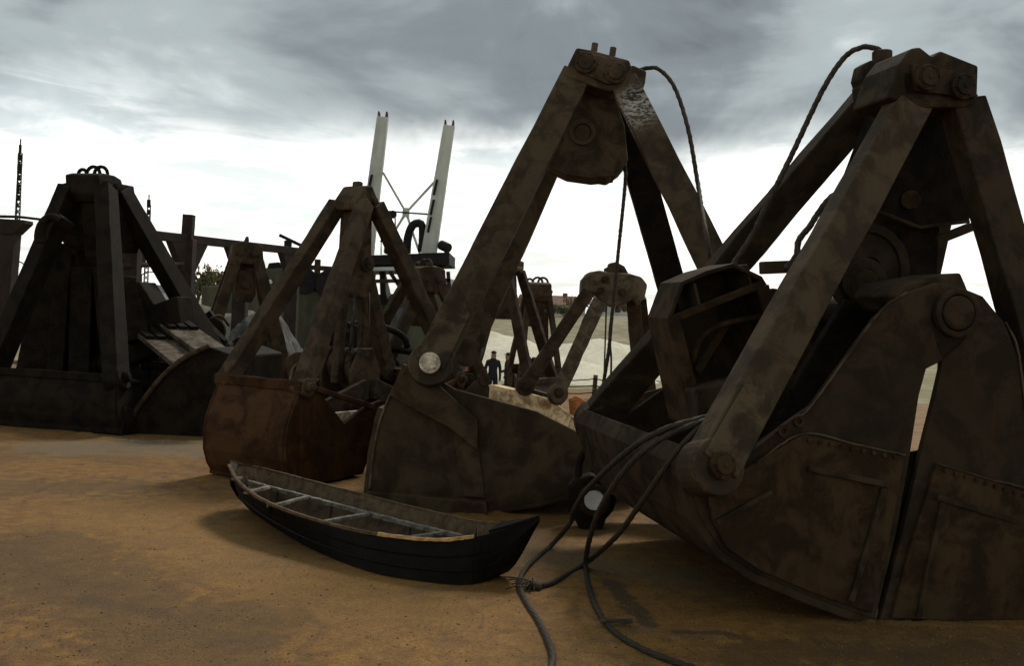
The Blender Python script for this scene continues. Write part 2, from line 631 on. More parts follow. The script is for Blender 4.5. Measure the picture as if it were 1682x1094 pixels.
M_QUAY = quay_material()
k = NT('pale_sand')
a, b, c2 = k.noise(.35, 6, .6, .4), k.noise(3.5, 6, .65), k.noise(30, 4, .6)
cc = k.mix(k.ramp(b, .3, .7), (.60, .55, .42), (.74, .69, .55))
cc = k.mix(k.math('MULTIPLY', k.ramp(a, .52, .66), .5), cc, (.52, .45, .32))
M_SAND = k.done(cc, .95, k.math('ADD', b, c2), .4, .05, .1)
k = NT('rough_earth')
a, b, c2 = k.noise(.06, 6, .6, .4), k.noise(.6, 6, .65), k.noise(5, 5, .6)
cc = k.mix(k.ramp(b, .35, .65), (.24, .205, .135), (.36, .31, .215))
cc = k.mix(k.math('MULTIPLY', k.ramp(a, .48, .6), .7), cc, (.19, .175, .09))
M_EARTH = k.done(cc, .95, k.math('ADD', b, c2), .5, .1, .1)

LOW = -1.5                      # level of the yard beyond the quay edge
QY = 25.0


def sheet(xs, ys, zf):
    m = MB()
    vs = [Vector((x, y, zf(x, y))) for y in ys for x in xs]
    w = len(xs)
    fs = [(j * w + i, j * w + i + 1, (j + 1) * w + i + 1, (j + 1) * w + i) for j in range(len(ys) - 1) for i in range(w - 1)]
    m.add(vs, fs)
    return m


def lin(a, b, n):
    return [a + (b - a) * i / n for i in range(n + 1)]


def qz(x, y):
    if y > QY - .2:
        return -.002
    return .010 * (noise.noise(Vector((x * .9, y * .9, 0))) + .4 * noise.noise(Vector((x * 3.3, y * 3.3, 3))))


m = sheet(lin(-45, -8, 20) + lin(-7.8, 8, 110) + lin(8.5, 45, 20), lin(-30, 1, 15) + lin(1.2, 14, 100) + lin(14.5, QY, 30), qz)
q0 = len(m.v)
m.add([(-45, QY, 0), (45, QY, 0), (45, QY, LOW - .3), (-45, QY, LOW - .3)], [(0, 1, 2, 3)])
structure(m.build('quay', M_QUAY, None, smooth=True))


def ez(x, y):
    z = LOW
    z += .25 * noise.noise(Vector((x * .08, y * .08, 1))) * min(1, max(0, (y - 60) / 60))
    k1 = min(1, max(0, (y - 95) / 40))
    z += k1 * k1 * (3 - 2 * k1) * (3.2 + 1.0 * noise.noise(Vector((x * .03, 0, 5))))
    if y > 300:
        z += min(1, (y - 300) / 1500) * 4
    return z


m = sheet([-4000, -1500, -600, -300] + lin(-200, 200, 100) + [300, 600, 1500, 4000], lin(QY - .6, 90, 20) + lin(92, 150, 40) + [170, 200, 260, 400, 800, 1600, 3000, 6000], ez)
structure(m.build('ground', M_EARTH, None, smooth=True))


# sand heaps in the yard
def heap(label, px, py, Y, rx, ry, mat=M_SAND, name='sand_heap', cat='sand heap', seed=0, zb=LOW, sharp=1.15, rough=.06, group='sand heaps in the yard'):
    c = at(px, py, Y)
    h = c.z - zb
    o = Vector((c.x, c.y, zb - .05))
    m = MB()
    na, nr = 56, 16
    vs = [c.copy()]
    fs = []
    for r in range(1, nr + 1):
        k = r / nr
        for a in range(na):
            t = 6.28319 * a / na
            wob = 1 + .16 * noise.noise(Vector((math.cos(t) * 1.3, math.sin(t) * 1.3, seed)))
            x, y = math.cos(t) * rx * k * wob, math.sin(t) * ry * k * wob
            zz = h * max(0, 1 - k ** sharp) * (1 if k < 1 else 0)
            zz += h * rough * noise.noise(Vector((x * .9, y * .9, seed + 4))) * min(1, (1 - k) * 5) * min(1, k * 4)
            vs.append(Vector((c.x + x, c.y + y, zb + zz - (.04 if r == nr else 0))))
    for a in range(na):
        fs.append((0, 1 + a, 1 + (a + 1) % na))
        for r in range(nr - 1):
            p, q = 1 + r * na, 1 + (r + 1) * na
            fs.append((p + a, q + a, q + (a + 1) % na, p + (a + 1) % na))
    m.add(vs, fs)
    ob = m.build(name, mat, None, smooth=True, origin=o)
    return tag(ob, label, cat, group)


heap('large pale sand heap seen below the hanging rope, right of the rest', 985, 556, 62, 8, 7, seed=1)
heap('pale sand heap behind the two standing people', 790, 540, 66, 8, 7, seed=2)
heap('low pale sand heap between the two higher ones', 900, 580, 54, 6, 5, seed=3)
heap('long grey spoil mound behind the left grabs under the steel gantry', 330, 500, 34, 5.5, 4, M_RUBBLE, 'spoil_mound', 'spoil mound', 5, sharp=1.6, rough=.16, group=None)


# ================================================================== grabs
class Fr:
    """local frame of a grab: u across the jaws, v along the hinge, z up"""
    def __init__(s, P0, u, v):
        s.P0, s.u, s.v = Vector(P0), Vector(u).normalized(), Vector(v).normalized()

    def L(s, u, v, z):
        return s.P0 + s.u * u + s.v * v + Vector((0, 0, z))

    def px(s, x, y, v=0.0):
        """the point of the upright plane at hinge distance v that is sighted at x, y"""
        n = s.u.cross(Vector((0, 0, 1)))
        p = s.P0 + s.v * v
        d = ray(x, y)
        return CAM + d * ((p - CAM).dot(n) / d.dot(n))

    def pl(s, pts, v=0.0):
        return [s.px(x, y, v) for (x, y) in pts]


def pin(parent, p, axis, r, mat, name='pin', depth=.05, bolts=5):
    a = Vector(axis).normalized()
    p = Vector(p)
    m = MB().cyl(p, p + a * depth, r, 24).cyl(p + a * (depth - .004), p + a * (depth + .02), r * .66, 20)
    m.cyl(p + a * (depth + .016), p + a * (depth + .03), r * .16, 8)
    x = a.orthogonal().normalized()
    y = a.cross(x)
    for i in range(bolts):
        t = 6.28 * i / bolts + .4
        q = p + (x * math.cos(t) + y * math.sin(t)) * r * .82
        m.cyl(q, q + a * (depth + .018), r * .09, 6)
    return m.build(name, mat, parent, bevel=.004)


def arm(parent, p1, p2, w, t, side, mat, w2=None, boss=.0, pinmat=None, toward=None, cover=0.0):
    """tapered box arm; rounded foot at p1 round its pin"""
    ax = (p2 - p1).normalized()
    m = MB().beam(p1 - ax * .02, p2, w, t, side, w2=w2, seg=9, jit=.0035)
    td = ax.cross(Vector(side)).normalized().cross(ax).normalized()
    if boss:
        m.cyl(p1 - td * (t / 2 + .008), p1 + td * (t / 2 + .008), boss, 26)
    o = m.build('arm', mat, parent, bevel=.012)
    if cover:
        # doubler plate riveted over the foot
        f = toward if toward is not None else -td
        sg = 1 if td.dot(f) > 0 else -1
        wd = ax.cross(td)
        c = p1 + td * (sg * (t / 2 + .009))
        pts = [c + wd * (w * .44), c - wd * (w * .44), c - wd * (w * .40) + ax * cover * .86, c - wd * w * .1 + ax * cover, c + wd * (w * .40) + ax * cover * .9]
        MB().prism(pts, td * (sg * .014)).build('doubler_plate', mat, o, bevel=.004)
    if pinmat:
        f = toward if toward is not None else -td
        sg = 1 if td.dot(f) > 0 else -1
        pin(o, p1 + td * (sg * (t / 2 + .006)), td * sg, boss * .48 if boss else w * .4, pinmat)
    return o


def weld_dots(pts, r, m):
    for p in pts:
        m.cyl(p[0], p[0] + p[1], r, 7)


# ---- grab with the worn bright pin (centre of the picture)
P = gp(800, 842)
u3 = Vector((.995, -.06, 0)).normalized()
v3 = Vector((.06, .995, 0)).normalized()
F3 = Fr(P, u3, v3)
W3 = 2.3
M_G3 = iron('grey_brown_iron', (.040, .033, .025), (.098, .082, .062), (.10, .06, .03), .42, 1.0, off=21,
            spots=((tuple(F3.px(1048, 186, .6)), .33, (.42, .41, .36)),))
M_G3S = iron('smooth_grey_brown_plate', (.050, .039, .026), (.080, .064, .044), (.085, .052, .025), .35, .8, off=31)
g3 = thing('clamshell_grab', 'tall grey brown grab with a bright worn pin, its plain shell right behind the boat', 'grab', (P.x + 1.0, P.y + 1.1, 0), 'grabs standing on the quay')
shell = MB().strip([F3.px(*p) for p in ((630, 672), (624, 690), (613, 745), (606, 812))], -.05, v3 * W3).build('shell', M_G3S, g3, bevel=.006)
poly = [(662, 598), (641, 645), (624, 692), (613, 745), (606, 812), (700, 834), (800, 840), (880, 826), (962, 804), (976, 762), (958, 715), (880, 676), (748, 640), (700, 612)]
for vv in (-.005, W3 - .05):
    MB().prism(F3.pl(poly, 0) if vv < 0 else [Vector((p.x, p.y, p.z * .42)) + v3 * vv for p in F3.pl(poly, 0)], v3 * .06).build('end_plate', M_G3S, shell, bevel=.008)
# floor of the shell and inner wall
MB().strip([F3.px(*p) for p in ((606, 812), (700, 834), (800, 840), (880, 826), (962, 804))], -.04, v3 * W3).build('floor_plate', M_G3S, shell, bevel=.005)
fz = lambda pts, d: [p - v3 * d for p in F3.pl(pts)]
MB().prism(fz([(641, 648), (672, 598), (688, 603), (786, 688), (786, 738), (774, 730), (742, 703)], .075), v3 * .08).build('edge_strap', M_G3S, shell, bevel=.006)
MB().prism(fz([(604, 806), (654, 808), (800, 822), (803, 842), (700, 838), (604, 824)], .13), v3 * .135).build('cutting_lip', M_G3S, shell, bevel=.006)
MB().prism(fz([(742, 706), (786, 736), (797, 818), (762, 815)], .018), v3 * .02).build('wear_plate', M_G3S, shell, bevel=.005)
MB().prism(fz([(664, 820), (735, 832), (790, 829), (800, 823), (720, 818)], .07), v3 * .03).build('wear_plate', M_G3S, shell, bevel=.004)
MB().tube(spline([F3.px(x, y, -.01) for x, y in ((641, 648), (624, 692), (613, 745), (607, 805))]), .012, 6).build('weld_seam', M_PALEARM, shell, smooth=True)
# right shell, mostly behind the neighbouring grab
axx = 985
polyR = [(2 * axx - x, y) for (x, y) in poly]
shr = MB().strip([F3.px(*p) for p in polyR[:5]], .05, v3 * W3).build('shell', M_G3S, g3, bevel=.006)
for vv in (0, W3 - .05):
    MB().prism([p + v3 * vv for p in F3.pl(polyR)], v3 * .05).build('end_plate', M_G3S, shr, bevel=.008)
# head
hv = .62
hf = hv - .13
head = MB().prism(F3.pl([(947, 77), (975, 82), (1034, 98), (1038, 112), (1026, 142), (1000, 150), (924, 124)], hf), v3 * 1.1).build('head', M_G3, g3, bevel=.02)
MB().prism([p - v3 * .03 for p in F3.pl([(952, 84), (1030, 102), (1024, 134), (998, 139), (946, 116)], hf)], v3 * .035).build('cheek_plate', M_G3, head, bevel=.008)
for (x, y) in ((962, 103), (1011, 120)):
    pin(head, F3.px(x, y, hf - .03), -v3, .098, M_G3, depth=.045, bolts=6)
for (x, y) in ((975, 80), (1005, 87)):
    b = F3.px(x, y + 8, hf + .08)
    MB().cyl(b, b + Vector((.01, 0, .10)), .03, 12).build('grease_bolt', M_G3, head, bevel=.006)
MB().prism(F3.pl([(1034, 108), (1040, 106), (1062, 116), (1060, 134), (1049, 156), (1030, 140)], hv + .15), v3 * .3).build('rope_clamp', M_G3, head, bevel=.015)
# sheave box under the head
bx = MB().prism(F3.pl([(952, 130), (1004, 140), (1026, 205), (1032, 262), (1018, 280), (998, 294), (972, 290), (930, 284), (902, 272), (872, 224), (880, 212)], hv + .26), v3 * .5).build('sheave_box', M_G3, g3, bevel=.02)
MB().ring(F3.px(957, 217, hv + .25), v3, .125, .075, .07).build('bearing', M_G3, bx, bevel=.01)
MB().cyl(F3.px(957, 217, hv + .20), F3.px(957, 217, hv + .3), .07, 20).build('axle', M_G3, bx, bevel=.008)
MB().strip(F3.pl([(1010, 288), (972, 292), (930, 286), (900, 272)], hv + .24), -.02, v3 * .54).build('guard_strip', M_G3, bx, bevel=.004)
# arms
pl_ = F3.px(707, 600, -.10)
tl = F3.px(948, 122, hv - .02)
arm(g3, pl_, tl, .30, .16, v3, M_G3, w2=.27, boss=.19, pinmat=M_WORN, toward=-v3, cover=.62)
tr = F3.px(1022, 132, hv - .02)
pr = F3.px(1248, 585, -.10)
arm(g3, pr, tr, .30, .16, v3, M_G3, w2=.25, boss=.19, pinmat=M_WORN, toward=-v3)
arm(g3, F3.px(722, 590, 0) + v3 * (W3 + .1), F3.px(962, 125, hv + .9), .28, .16, v3, M_G3, boss=.17)
arm(g3, F3.px(1248, 585, 0) + v3 * (W3 + .1) + Vector((-.35, 0, 0)), F3.px(1008, 135, hv + .9), .30, .16, v3, M_G1, boss=.17)
# lower block and hinge, low between the jaws
low = MB().prism(F3.pl([(950, 720), (1030, 720), (1050, 800), (930, 800)], .7), v3 * .9).build('lower_block', M_G3S, g3, bevel=.02)
for dv in (.55, 1.75):
    MB().ring(F3.px(988, 735, dv), v3, .2, .07, .08).build('sheave', M_G3, low, bevel=.01)
rp = [F3.px(1026, 268, 1.0), F3.px(1027, 300, 1.0), F3.px(1015, 420, 1.0), F3.px(1004, 530, 1.0), F3.px(1000, 575, 1.0), F3.px(990, 640, 1.0), F3.px(982, 720, 1.0)]
MB().tube(spline(rp, .02), .017, 10, 5, .1).build('wire_rope', M_ROPE, g3, smooth=True)
rp = [F3.px(1008, 500, 1.1), F3.px(1001, 545, 1.08), F3.px(1004, 590, 1.0), F3.px(1002, 640, 1.0), F3.px(996, 720, 1.0)]
MB().tube(spline(rp, .02), .010, 8).build('wire_rope', M_ROPE, g3, smooth=True)
rp = [F3.px(1046, 116, hv + .3), F3.px(1060, 112, hv + .25), F3.px(1082, 113, hv + .2), F3.px(1108, 143, hv + .1), F3.px(1130, 210, hv - .1), F3.px(1146, 300, hv - .3), F3.px(1160, 385, -.3), F3.px(1172, 450, -.25)]
MB().tube(spline(rp, .02), .019, 10, 5, .1).build('wire_rope', M_ROPE, g3, smooth=True)

# ---- large dark grab filling the right side; it leans over to the right
P = gp(1440, 1022)
u4 = Vector((.98, .20, 0)).normalized()
v4 = Vector((-.20, .98, 0)).normalized()
F4 = Fr(P, u4, v4)
W4 = 2.25
g4 = thing('clamshell_grab', 'largest dark brown grab, leaning at the right edge with closed riveted jaws', 'grab', (P.x + .4, P.y + 1.1, 0), 'grabs standing on the quay')
polyL = [(1168, 730), (1142, 742), (1128, 768), (1134, 800), (1150, 850), (1185, 905), (1240, 942), (1330, 980), (1438, 1020), (1472, 880), (1496, 742), (1510, 650), (1522, 606), (1550, 592), (1575, 572), (1602, 540), (1604, 500), (1580, 472), (1540, 464), (1488, 482), (1440, 520), (1332, 668), (1300, 690), (1222, 748)]
A0, A1 = F4.px(1440, 1022), F4.px(1567, 512)
axd = (A1 - A0).normalized()
nrm = axd.cross(v4).normalized()


def mir(p, gap=.012):
    d = p - A0
    q = p - nrm * (2 * d.dot(nrm)) + nrm * (gap if nrm.x > 0 else -gap)
    q.z = max(q.z, .004)
    return q


polyM = [(1508, 742) if p == (1496, 742) else (1531, 650) if p == (1510, 650) else (1543, 606) if p == (1522, 606) else p for p in polyL]


def shell4(tf, sgn, polyL=polyL):
    sh = MB().strip([tf(F4.px(*p)) for p in polyL[1:9]], -.05 * sgn, v4 * W4).build('shell', M_G4, g4, bevel=.006)
    for vv in (0, W4 - .05):
        MB().prism([tf(F4.px(*p)) + v4 * (vv + .001) for p in polyL], v4 * .05).build('end_plate', M_G4, sh, bevel=.007)
    MB().prism([tf(F4.px(*p)) - v4 * .03 for p in ((1158, 806), (1236, 760), (1314, 713), (1400, 730), (1482, 748), (1458, 880), (1428, 1006), (1330, 972), (1246, 936), (1192, 900), (1166, 852))], v4 * .032).build('cheek_plate', M_G4R, sh, bevel=.006)
    for seq in (((1488, 480), (1440, 518), (1332, 666), (1300, 688), (1224, 747)), ((1238, 759), (1314, 712), (1400, 729), (1482, 747))):
        MB().tube([p + Vector((random.gauss(0, .0012), 0, random.gauss(0, .0012))) for p in spline([tf(F4.px(*q)) - v4 * (.004 if seq[0][0] == 1488 else .032) for q in seq], .025)], .007, 6).build('weld_bead', M_G3, sh, smooth=True)
    # straps welded on the cheek
    MB().beam(tf(F4.px(1322, 768)) - v4 * .04, tf(F4.px(1458, 796)) - v4 * .04, .035, .026, v4).build('strap', M_G4, sh, bevel=.004)
    MB().beam(tf(F4.px(1172, 856)) - v4 * .04, tf(F4.px(1262, 806)) - v4 * .04, .03, .026, v4).build('strap', M_G4, sh, bevel=.004)
    MB().beam(tf(F4.px(1446, 800)) - v4 * .04, tf(F4.px(1392, 985)) - v4 * .04, .035, .026, v4).build('strap', M_G4, sh, bevel=.004)
    # rim of the back wall with a rolled lip
    MB().tube([tf(F4.px(1140, 822)) + v4 * q for q in (.03, W4 * .3, W4 * .7, W4 - .03)], .035, 10).build('rim', M_G4, sh, smooth=True)
    for i in range(9):
        k = i / 8
        q = tf(F4.px(1325 + 140 * k, 722 + 28 * k)) - v4 * .03
        MB().cyl(q, q - v4 * .014, .014, 8).build('rivet', M_G4, sh)
    # hinge arm inside, from the jaw up to the hinge
    MB().prism([tf(F4.px(*p)) + v4 * (W4 * .72) for p in ((1300, 760), (1330, 690), (1480, 500), (1560, 480), (1590, 540), (1520, 640), (1460, 760))], v4 * .12).build('hinge_arm', M_G4, sh, bevel=.01)
    return sh


sl = shell4(lambda p: p, 1)
sr = shell4(mir, -1, polyM)
MB().prism([p + v4 * .07 for p in F4.pl([(1405, 1004), (1475, 752), (1530, 742), (1500, 1010)])], v4 * .03).build('seam_light_block', M_G1, sr)  # added behind the seam to stop sun leaking through onto the quay
for (x, y) in ((1312, 692), (1286, 708)):
    q = F4.px(x, y)
    MB().ring(q - v4 * .002, v4, .034, .018, .02, 14).build('bolt_hole', M_G4R, sl)
q = F4.px(1218, 750) - v4 * .03
MB().cyl(q - u4 * .03, q + u4 * .02, .012, 10).build('glint_bolt', M_WHITE, sl)  # small bolt coloured white to stand for a bright glint
# box top over the hinge
hb = MB().prism([p + v4 * .08 for p in F4.pl([(1484, 486), (1500, 464), (1592, 447), (1606, 480), (1612, 520), (1570, 530), (1500, 510)])], v4 * .5).build('hinge_box', M_G4, g4, bevel=.015)
MB().cyl(F4.px(1568, 514) - v4 * .05, F4.px(1568, 514) + v4 * (W4 + .05), .105, 24).build('hinge_shaft', M_G4, g4, bevel=.012)
MB().ring(F4.px(1568, 514) - v4 * .02, v4, .15, .11, .05).build('hinge_collar', M_G4, g4, bevel=.012)
# head
h4 = .70
hf4 = h4 - .15
head = MB().prism(F4.pl([(1478, 104), (1498, 78), (1512, 76), (1532, 92), (1546, 82), (1608, 107), (1606, 168), (1584, 176), (1500, 176), (1458, 160)], hf4), v4 * .45).build('head', M_G4, g4, bevel=.018)
MB().prism([p - v4 * .03 for p in F4.pl([(1494, 104), (1600, 124), (1598, 162), (1500, 150)], hf4)], v4 * .035).build('cheek_plate', M_G4, head, bevel=.008)
for (x, y) in ((1520, 128), (1578, 143)):
    pin(head, F4.px(x, y, hf4 - .03), -v4, .085, M_G4, depth=.04, bolts=6)
MB().prism(F4.pl([(1478, 112), (1600, 130), (1596, 168), (1484, 158)], hf4), v4 * .62).build('head_core', M_G4, head, bevel=.02)
cl = MB().prism(F4.pl([(1422, 150), (1415, 128), (1420, 105), (1432, 98), (1470, 98), (1484, 108), (1470, 150), (1450, 165)], h4 + .45), v4 * .16).build('rope_clamp', M_G4, head, bevel=.015)
MB().cyl(F4.px(1449, 102, h4 + .53), F4.px(1449, 83, h4 + .53), .07, 16).build('clamp_cap', M_G4, cl, bevel=.01)
# upper sheave block hanging under the head
ub = MB().prism(F4.pl([(1496, 150), (1590, 165), (1602, 300), (1594, 364), (1560, 370), (1510, 374), (1470, 358), (1424, 340), (1440, 300)], h4 + .2), v4 * .55).build('sheave_box', M_G1, g4, bevel=.02)
MB().cyl(F4.px(1496, 328, h4 + .19), F4.px(1496, 328, h4 + .14), .065, 18).build('axle', M_G4R, ub, bevel=.008)
MB().strip(F4.pl([(1594, 366), (1512, 376), (1470, 360), (1424, 342)], h4 + .17), -.025, v4 * .6).build('guard_strip', M_G4, ub, bevel=.005)
# big lower sheave, its fork and links
lb = MB().ring(F4.px(1424, 442, .95), v4, .30, .08, .10, 40).ring(F4.px(1424, 442, .89), v4, .315, .25, .03, 40).ring(F4.px(1424, 442, 1.01), v4, .315, .25, .03, 40).build('lower_sheave', M_G4, g4, bevel=.006)
MB().cyl(F4.px(1420, 462, .80), F4.px(1420, 462, 1.1), .085, 18).ring(F4.px(1420, 462, .84), v4, .16, .085, .04).build('axle', M_G4, lb, bevel=.008)
MB().prism(F4.pl([(1478, 366), (1545, 366), (1540, 480), (1478, 476)], .95), v4 * .3).build('centre_column', M_G1, g4, bevel=.015)
MB().beam(F4.px(1536, 396, .85), F4.px(1596, 372, .85), .06, .06, v4).build('link', M_G4, g4, bevel=.01)
MB().prism(F4.pl([(1300, 640), (1390, 492), (1430, 498), (1500, 478), (1520, 520), (1400, 660), (1330, 720)], .7), v4 * .08).build('inner_plate', M_G1, g4, bevel=.01)
MB().beam(F4.px(1250, 440, .9), F4.px(1302, 438, .9), .085, .08, v4).build('link', M_G4, g4, bevel=.01)
rp = [F4.px(1290, 442, .8), F4.px(1308, 420, .8), F4.px(1312, 395, .8), F4.px(1330, 372, .78), F4.px(1344, 350, .78), F4.px(1370, 320, .8), F4.px(1420, 300, .9)]
MB().tube(spline(rp, .02), .02, 10, 5, .1).build('chain_link_rope', M_ROPE, g4, smooth=True)
rp = [F4.px(1362, 352, .8), F4.px(1395, 360, .72), F4.px(1450, 378, .7), F4.px(1490, 410, .75), F4.px(1510, 470, .85)]
# arms
pN = F4.px(1166, 768, -.12)
arm(g4, pN, F4.px(1500, 158, h4 - .02), .275, .19, v4, M_G3, w2=.24, boss=.165, pinmat=M_G4R, toward=-v4, cover=.55)
pF = F4.px(1166, 768, 0) + v4 * (W4 + .12)
fl = F4.px(1450, 140, h4 + .8)
far = at(976, 694, pF.y)
arm(g4, far, fl, .27, .18, v4, M_G4, w2=.24, boss=.16)
pRN = mir(F4.px(1166, 768, 0)) - v4 * .12
arm(g4, pRN, F4.px(1580, 168, h4 - .02), .27, .19, v4, M_G4, w2=.25, boss=.165, pinmat=M_G4R, toward=-v4)
arm(g4, pRN + v4 * (W4 + .24), F4.px(1570, 150, h4 + .8), .27, .18, v4, M_G4, boss=.16)
# stiffening frame standing up inside the left jaw
fv, fd = .95, .42
outl = [(1134, 700), (1097, 523), (1119, 463), (1162, 444), (1206, 432), (1252, 454), (1270, 484), (1300, 600)]
sf = MB().strip(F4.pl(outl, fv), -.03, v4 * fd).build('stiffening_frame', M_G4R, g4, bevel=.006)
MB().prism(F4.pl([(1134, 700), (1097, 523), (1119, 463), (1162, 444), (1206, 432), (1252, 454), (1270, 484), (1300, 600), (1280, 700)], fv + fd), v4 * .03).build('back_plate', M_G4, sf, bevel=.005)
MB().beam(F4.px(1100, 526, fv + .02), F4.px(1252, 466, fv + .02), .05, .05, v4).build('cross_rail', M_G4R, sf, bevel=.006)
MB().beam(F4.px(1106, 526, fv - .005), F4.px(1148, 690, fv - .005), .085, .04, v4).build('stile', M_G4R, sf, bevel=.006)
MB().beam(F4.px(1252, 470, fv - .005), F4.px(1290, 610, fv - .005), .085, .04, v4).build('stile', M_G4R, sf, bevel=.006)
for (a, b) in (((1124, 466), (1134, 508)), ((1208, 436), (1216, 474))):
    MB().beam(F4.px(*a, fv + .2), F4.px(*b, fv + .2), .02, .38, v4).build('web', M_G4, sf, bevel=.003)
MB().tube(spline(F4.pl([(1136, 600), (1150, 560), (1176, 538), (1206, 528), (1250, 520)], fv + .1), .02), .022, 8).build('pipe', M_G4R, sf, smooth=True)
MB().prism(F4.pl([(1142, 606), (1196, 518), (1204, 516), (1200, 534), (1150, 616)], fv + .25), v4 * .03).build('brace', M_G4R, sf)
MB().prism(F4.pl([(1140, 640), (1300, 600), (1330, 690), (1150, 700)], fv - .2), v4 * .2).build('footing', M_G4, sf, bevel=.02)
rp = [F4.px(1452, 88, h4 + .53), F4.px(1436, 78, h4 + .55), F4.px(1412, 78, h4 + .62), F4.px(1385, 96, h4 + .76), F4.px(1350, 150, h4 + .8), F4.px(1300, 255, h4 + .8), F4.px(1255, 345, h4 + .8), F4.px(1236, 385, h4 + .85), F4.px(1200, 440, h4 + .9)]
MB().tube(spline(rp, .02), .019, 10, 5, .1).build('wire_rope', M_ROPE, g4, smooth=True)


# ---- grabs seen on the skew: both jaws open, four arms up to a head
def grab(label, C, yaw, hu, hv, H, zp, ma, ms, aw=.2, at_=.14, head='block', lip=True, detail=True, topw=.24, armpale=None, bgroup='grabs standing on the quay', tilt=0.0, tiltv=0.0, bk=.62, hdk=.6, bul=1.0, block=True):
    u = Vector((math.cos(yaw), math.sin(yaw), 0))
    v = Vector((math.sin(yaw), -math.cos(yaw), 0))
    F = Fr((C[0], C[1], C[2] if len(C) > 2 else 0), u, v)
    L = lambda a, b, c: F.L(a + tilt * c, b + tiltv * c, c)
    g = thing('clamshell_grab', label, 'grab', F.P0, bgroup)
    for s in (-1, 1):
        T = lambda a, c: L(s * a, -hv, c)
        outer = [(hu + .05, zp + .05), (hu + .05 + .06 * bul, zp * .84), (hu + .05 + .10 * bul, zp * .66), (hu + .05 + .115 * bul, zp * .48), (hu + .05 + .11 * bul, zp * .3), (hu + .05 + .08 * bul, zp * .14), (hu + .05 + .03 * bul, .015)]
        floor = [(hu + .06, .015), (hu * .72, .012), (hu * .30, .03)]
        sh = MB().strip([T(*p) for p in outer], .045 * s, v * (2 * hv)).build('shell', ms, g, bevel=.006)
        MB().strip([T(*p) for p in floor], .04 * s, v * (2 * hv)).build('floor_plate', ms, sh, bevel=.005)
        prof = outer + floor[1:] + [(hu * .12, zp * .55), (hu * .10, zp * .85), (hu * .28, zp * .80), (hu * .55, zp * .62), (hu - .16, zp + .02)]
        for vv in (-.005, 2 * hv - .045):
            MB().prism([T(*p) + v * vv for p in prof], v * .05).build('end_plate', ms, sh, bevel=.007)
        # rim bar, lip bar
        MB().beam(L(s * (hu + .06), -hv - .03, zp + .05), L(s * (hu + .06), hv + .03, zp + .05), .10, .07, u, seg=5, jit=.003).build('rim', ms, sh, bevel=.01)
        if lip:
            MB().beam(L(s * (hu + .10), -hv - .02, .10), L(s * (hu + .10), hv + .02, .10), .17, .05, u, seg=5, jit=.003).build('lip', ms, sh, bevel=.006)
        if detail:
            for vv in (-hv - .03, hv + .004):
                MB().prism([T(*p) + v * (vv + hv) for p in ((hu + .06, zp * .55), (hu + .06, .02), (hu * .55, .02), (hu * .62, zp * .35))], v * .025).build('wear_plate', ms, sh, bevel=.005)
                MB().beam(L(s * (hu - .12), vv + .012, zp + .02), L(s * hu * .22, vv + .012, zp * .78), .05, .05, v).build('edge_strap', ms, sh, bevel=.006)
            # hinge arms to the lower block
            for vv in (-.5 * hv, .5 * hv):
                MB().beam(L(s * hu * .9, vv, zp * .6), L(s * .06, vv, zp * .95), .16, .06, v, w2=.22).build('hinge_arm', ma, sh, bevel=.008)
        for t in (-1, 1):
            p1 = L(s * hu, t * (hv * .92), zp + .03)
            p2 = L(s * topw * .8, t * min(hv * .5, .34, hv * hdk + .02), H - .22)
            arm(g, p1, p2, aw, at_, v, armpale or ma, w2=aw * .85, boss=aw * bk if detail else aw * .55, pinmat=ma if detail else None, toward=v * t)
    hw, hd = topw, min(hv * hdk, .42)
    if head == 'peak':
        pr = [L(-hw - .08, -hd, H - .30), L(-hw - .09, -hd, H - .21), L(-.05, -hd, H - .03), L(.05, -hd, H - .01), L(hw + .09, -hd, H - .21), L(hw + .08, -hd, H - .32)]
        ho = MB().prism(pr, v * (2 * hd)).build('head', ma, g, bevel=.02)
        MB().beam(L(0, -hd * .3, H - .02), L(0, hd * .3, H - .02), .10, .08, u).build('top_lug', ma, ho, bevel=.02)
    elif head == 'block':
        pr = [L(-hw - .02, -hd, H - .42), L(-hw - .09, -hd, H - .30), L(-hw - .06, -hd, H - .04), L(-hw + .08, -hd, H), L(hw - .08, -hd, H), L(hw + .06, -hd, H - .04), L(hw + .09, -hd, H - .3), L(hw + .02, -hd, H - .42)]
        ho = MB().prism(pr, v * (2 * hd)).build('head', ma, g, bevel=.02)
        for a, r in ((-.5, .07), (0, .11), (.35, .11)):
            q = L(0, a * hd * 1.3, H)
            pts = [q + v * (math.cos(t) * r) + Vector((0, 0, math.sin(t) * r)) for t in lin(-.2, math.pi + .2, 10)]
            MB().tube(pts, .026, 8).build('lifting_eye', ma, ho, smooth=True)
    else:  # bar
        pr = [L(-hw, -hd, H - .20), L(-hw, -hd, H - .05), L(-hw * .4, -hd, H), L(hw * .4, -hd, H), L(hw, -hd, H - .05), L(hw, -hd, H - .2), L(hw * .5, -hd, H - .3), L(-hw * .5, -hd, H - .3)]
        ho = MB().prism(pr, v * (2 * hd)).build('head', ma, g, bevel=.015)
        MB().prism([L(-.08, -.06, H - .01), L(.08, -.06, H - .01), L(.05, -.06, H + .10), L(-.05, -.06, H + .10)], v * .12).build('top_lug', ma, ho, bevel=.01)
    for t in (-1, 1):
        for s in (-1, 1):
            pin(ho, L(s * hw * .62, t * (hd + .0), H - .20), v * t, aw * .34, ma, depth=.03, bolts=4)
    # upper sheave box
    k = [L(-hw * .7, -.16, H - .3), L(hw * .7, -.16, H - .3), L(hw * .95, -.16, H * .66), L(hw * .6, -.16, H * .60), L(-hw * .6, -.16, H * .60), L(-hw * .95, -.16, H * .66)]
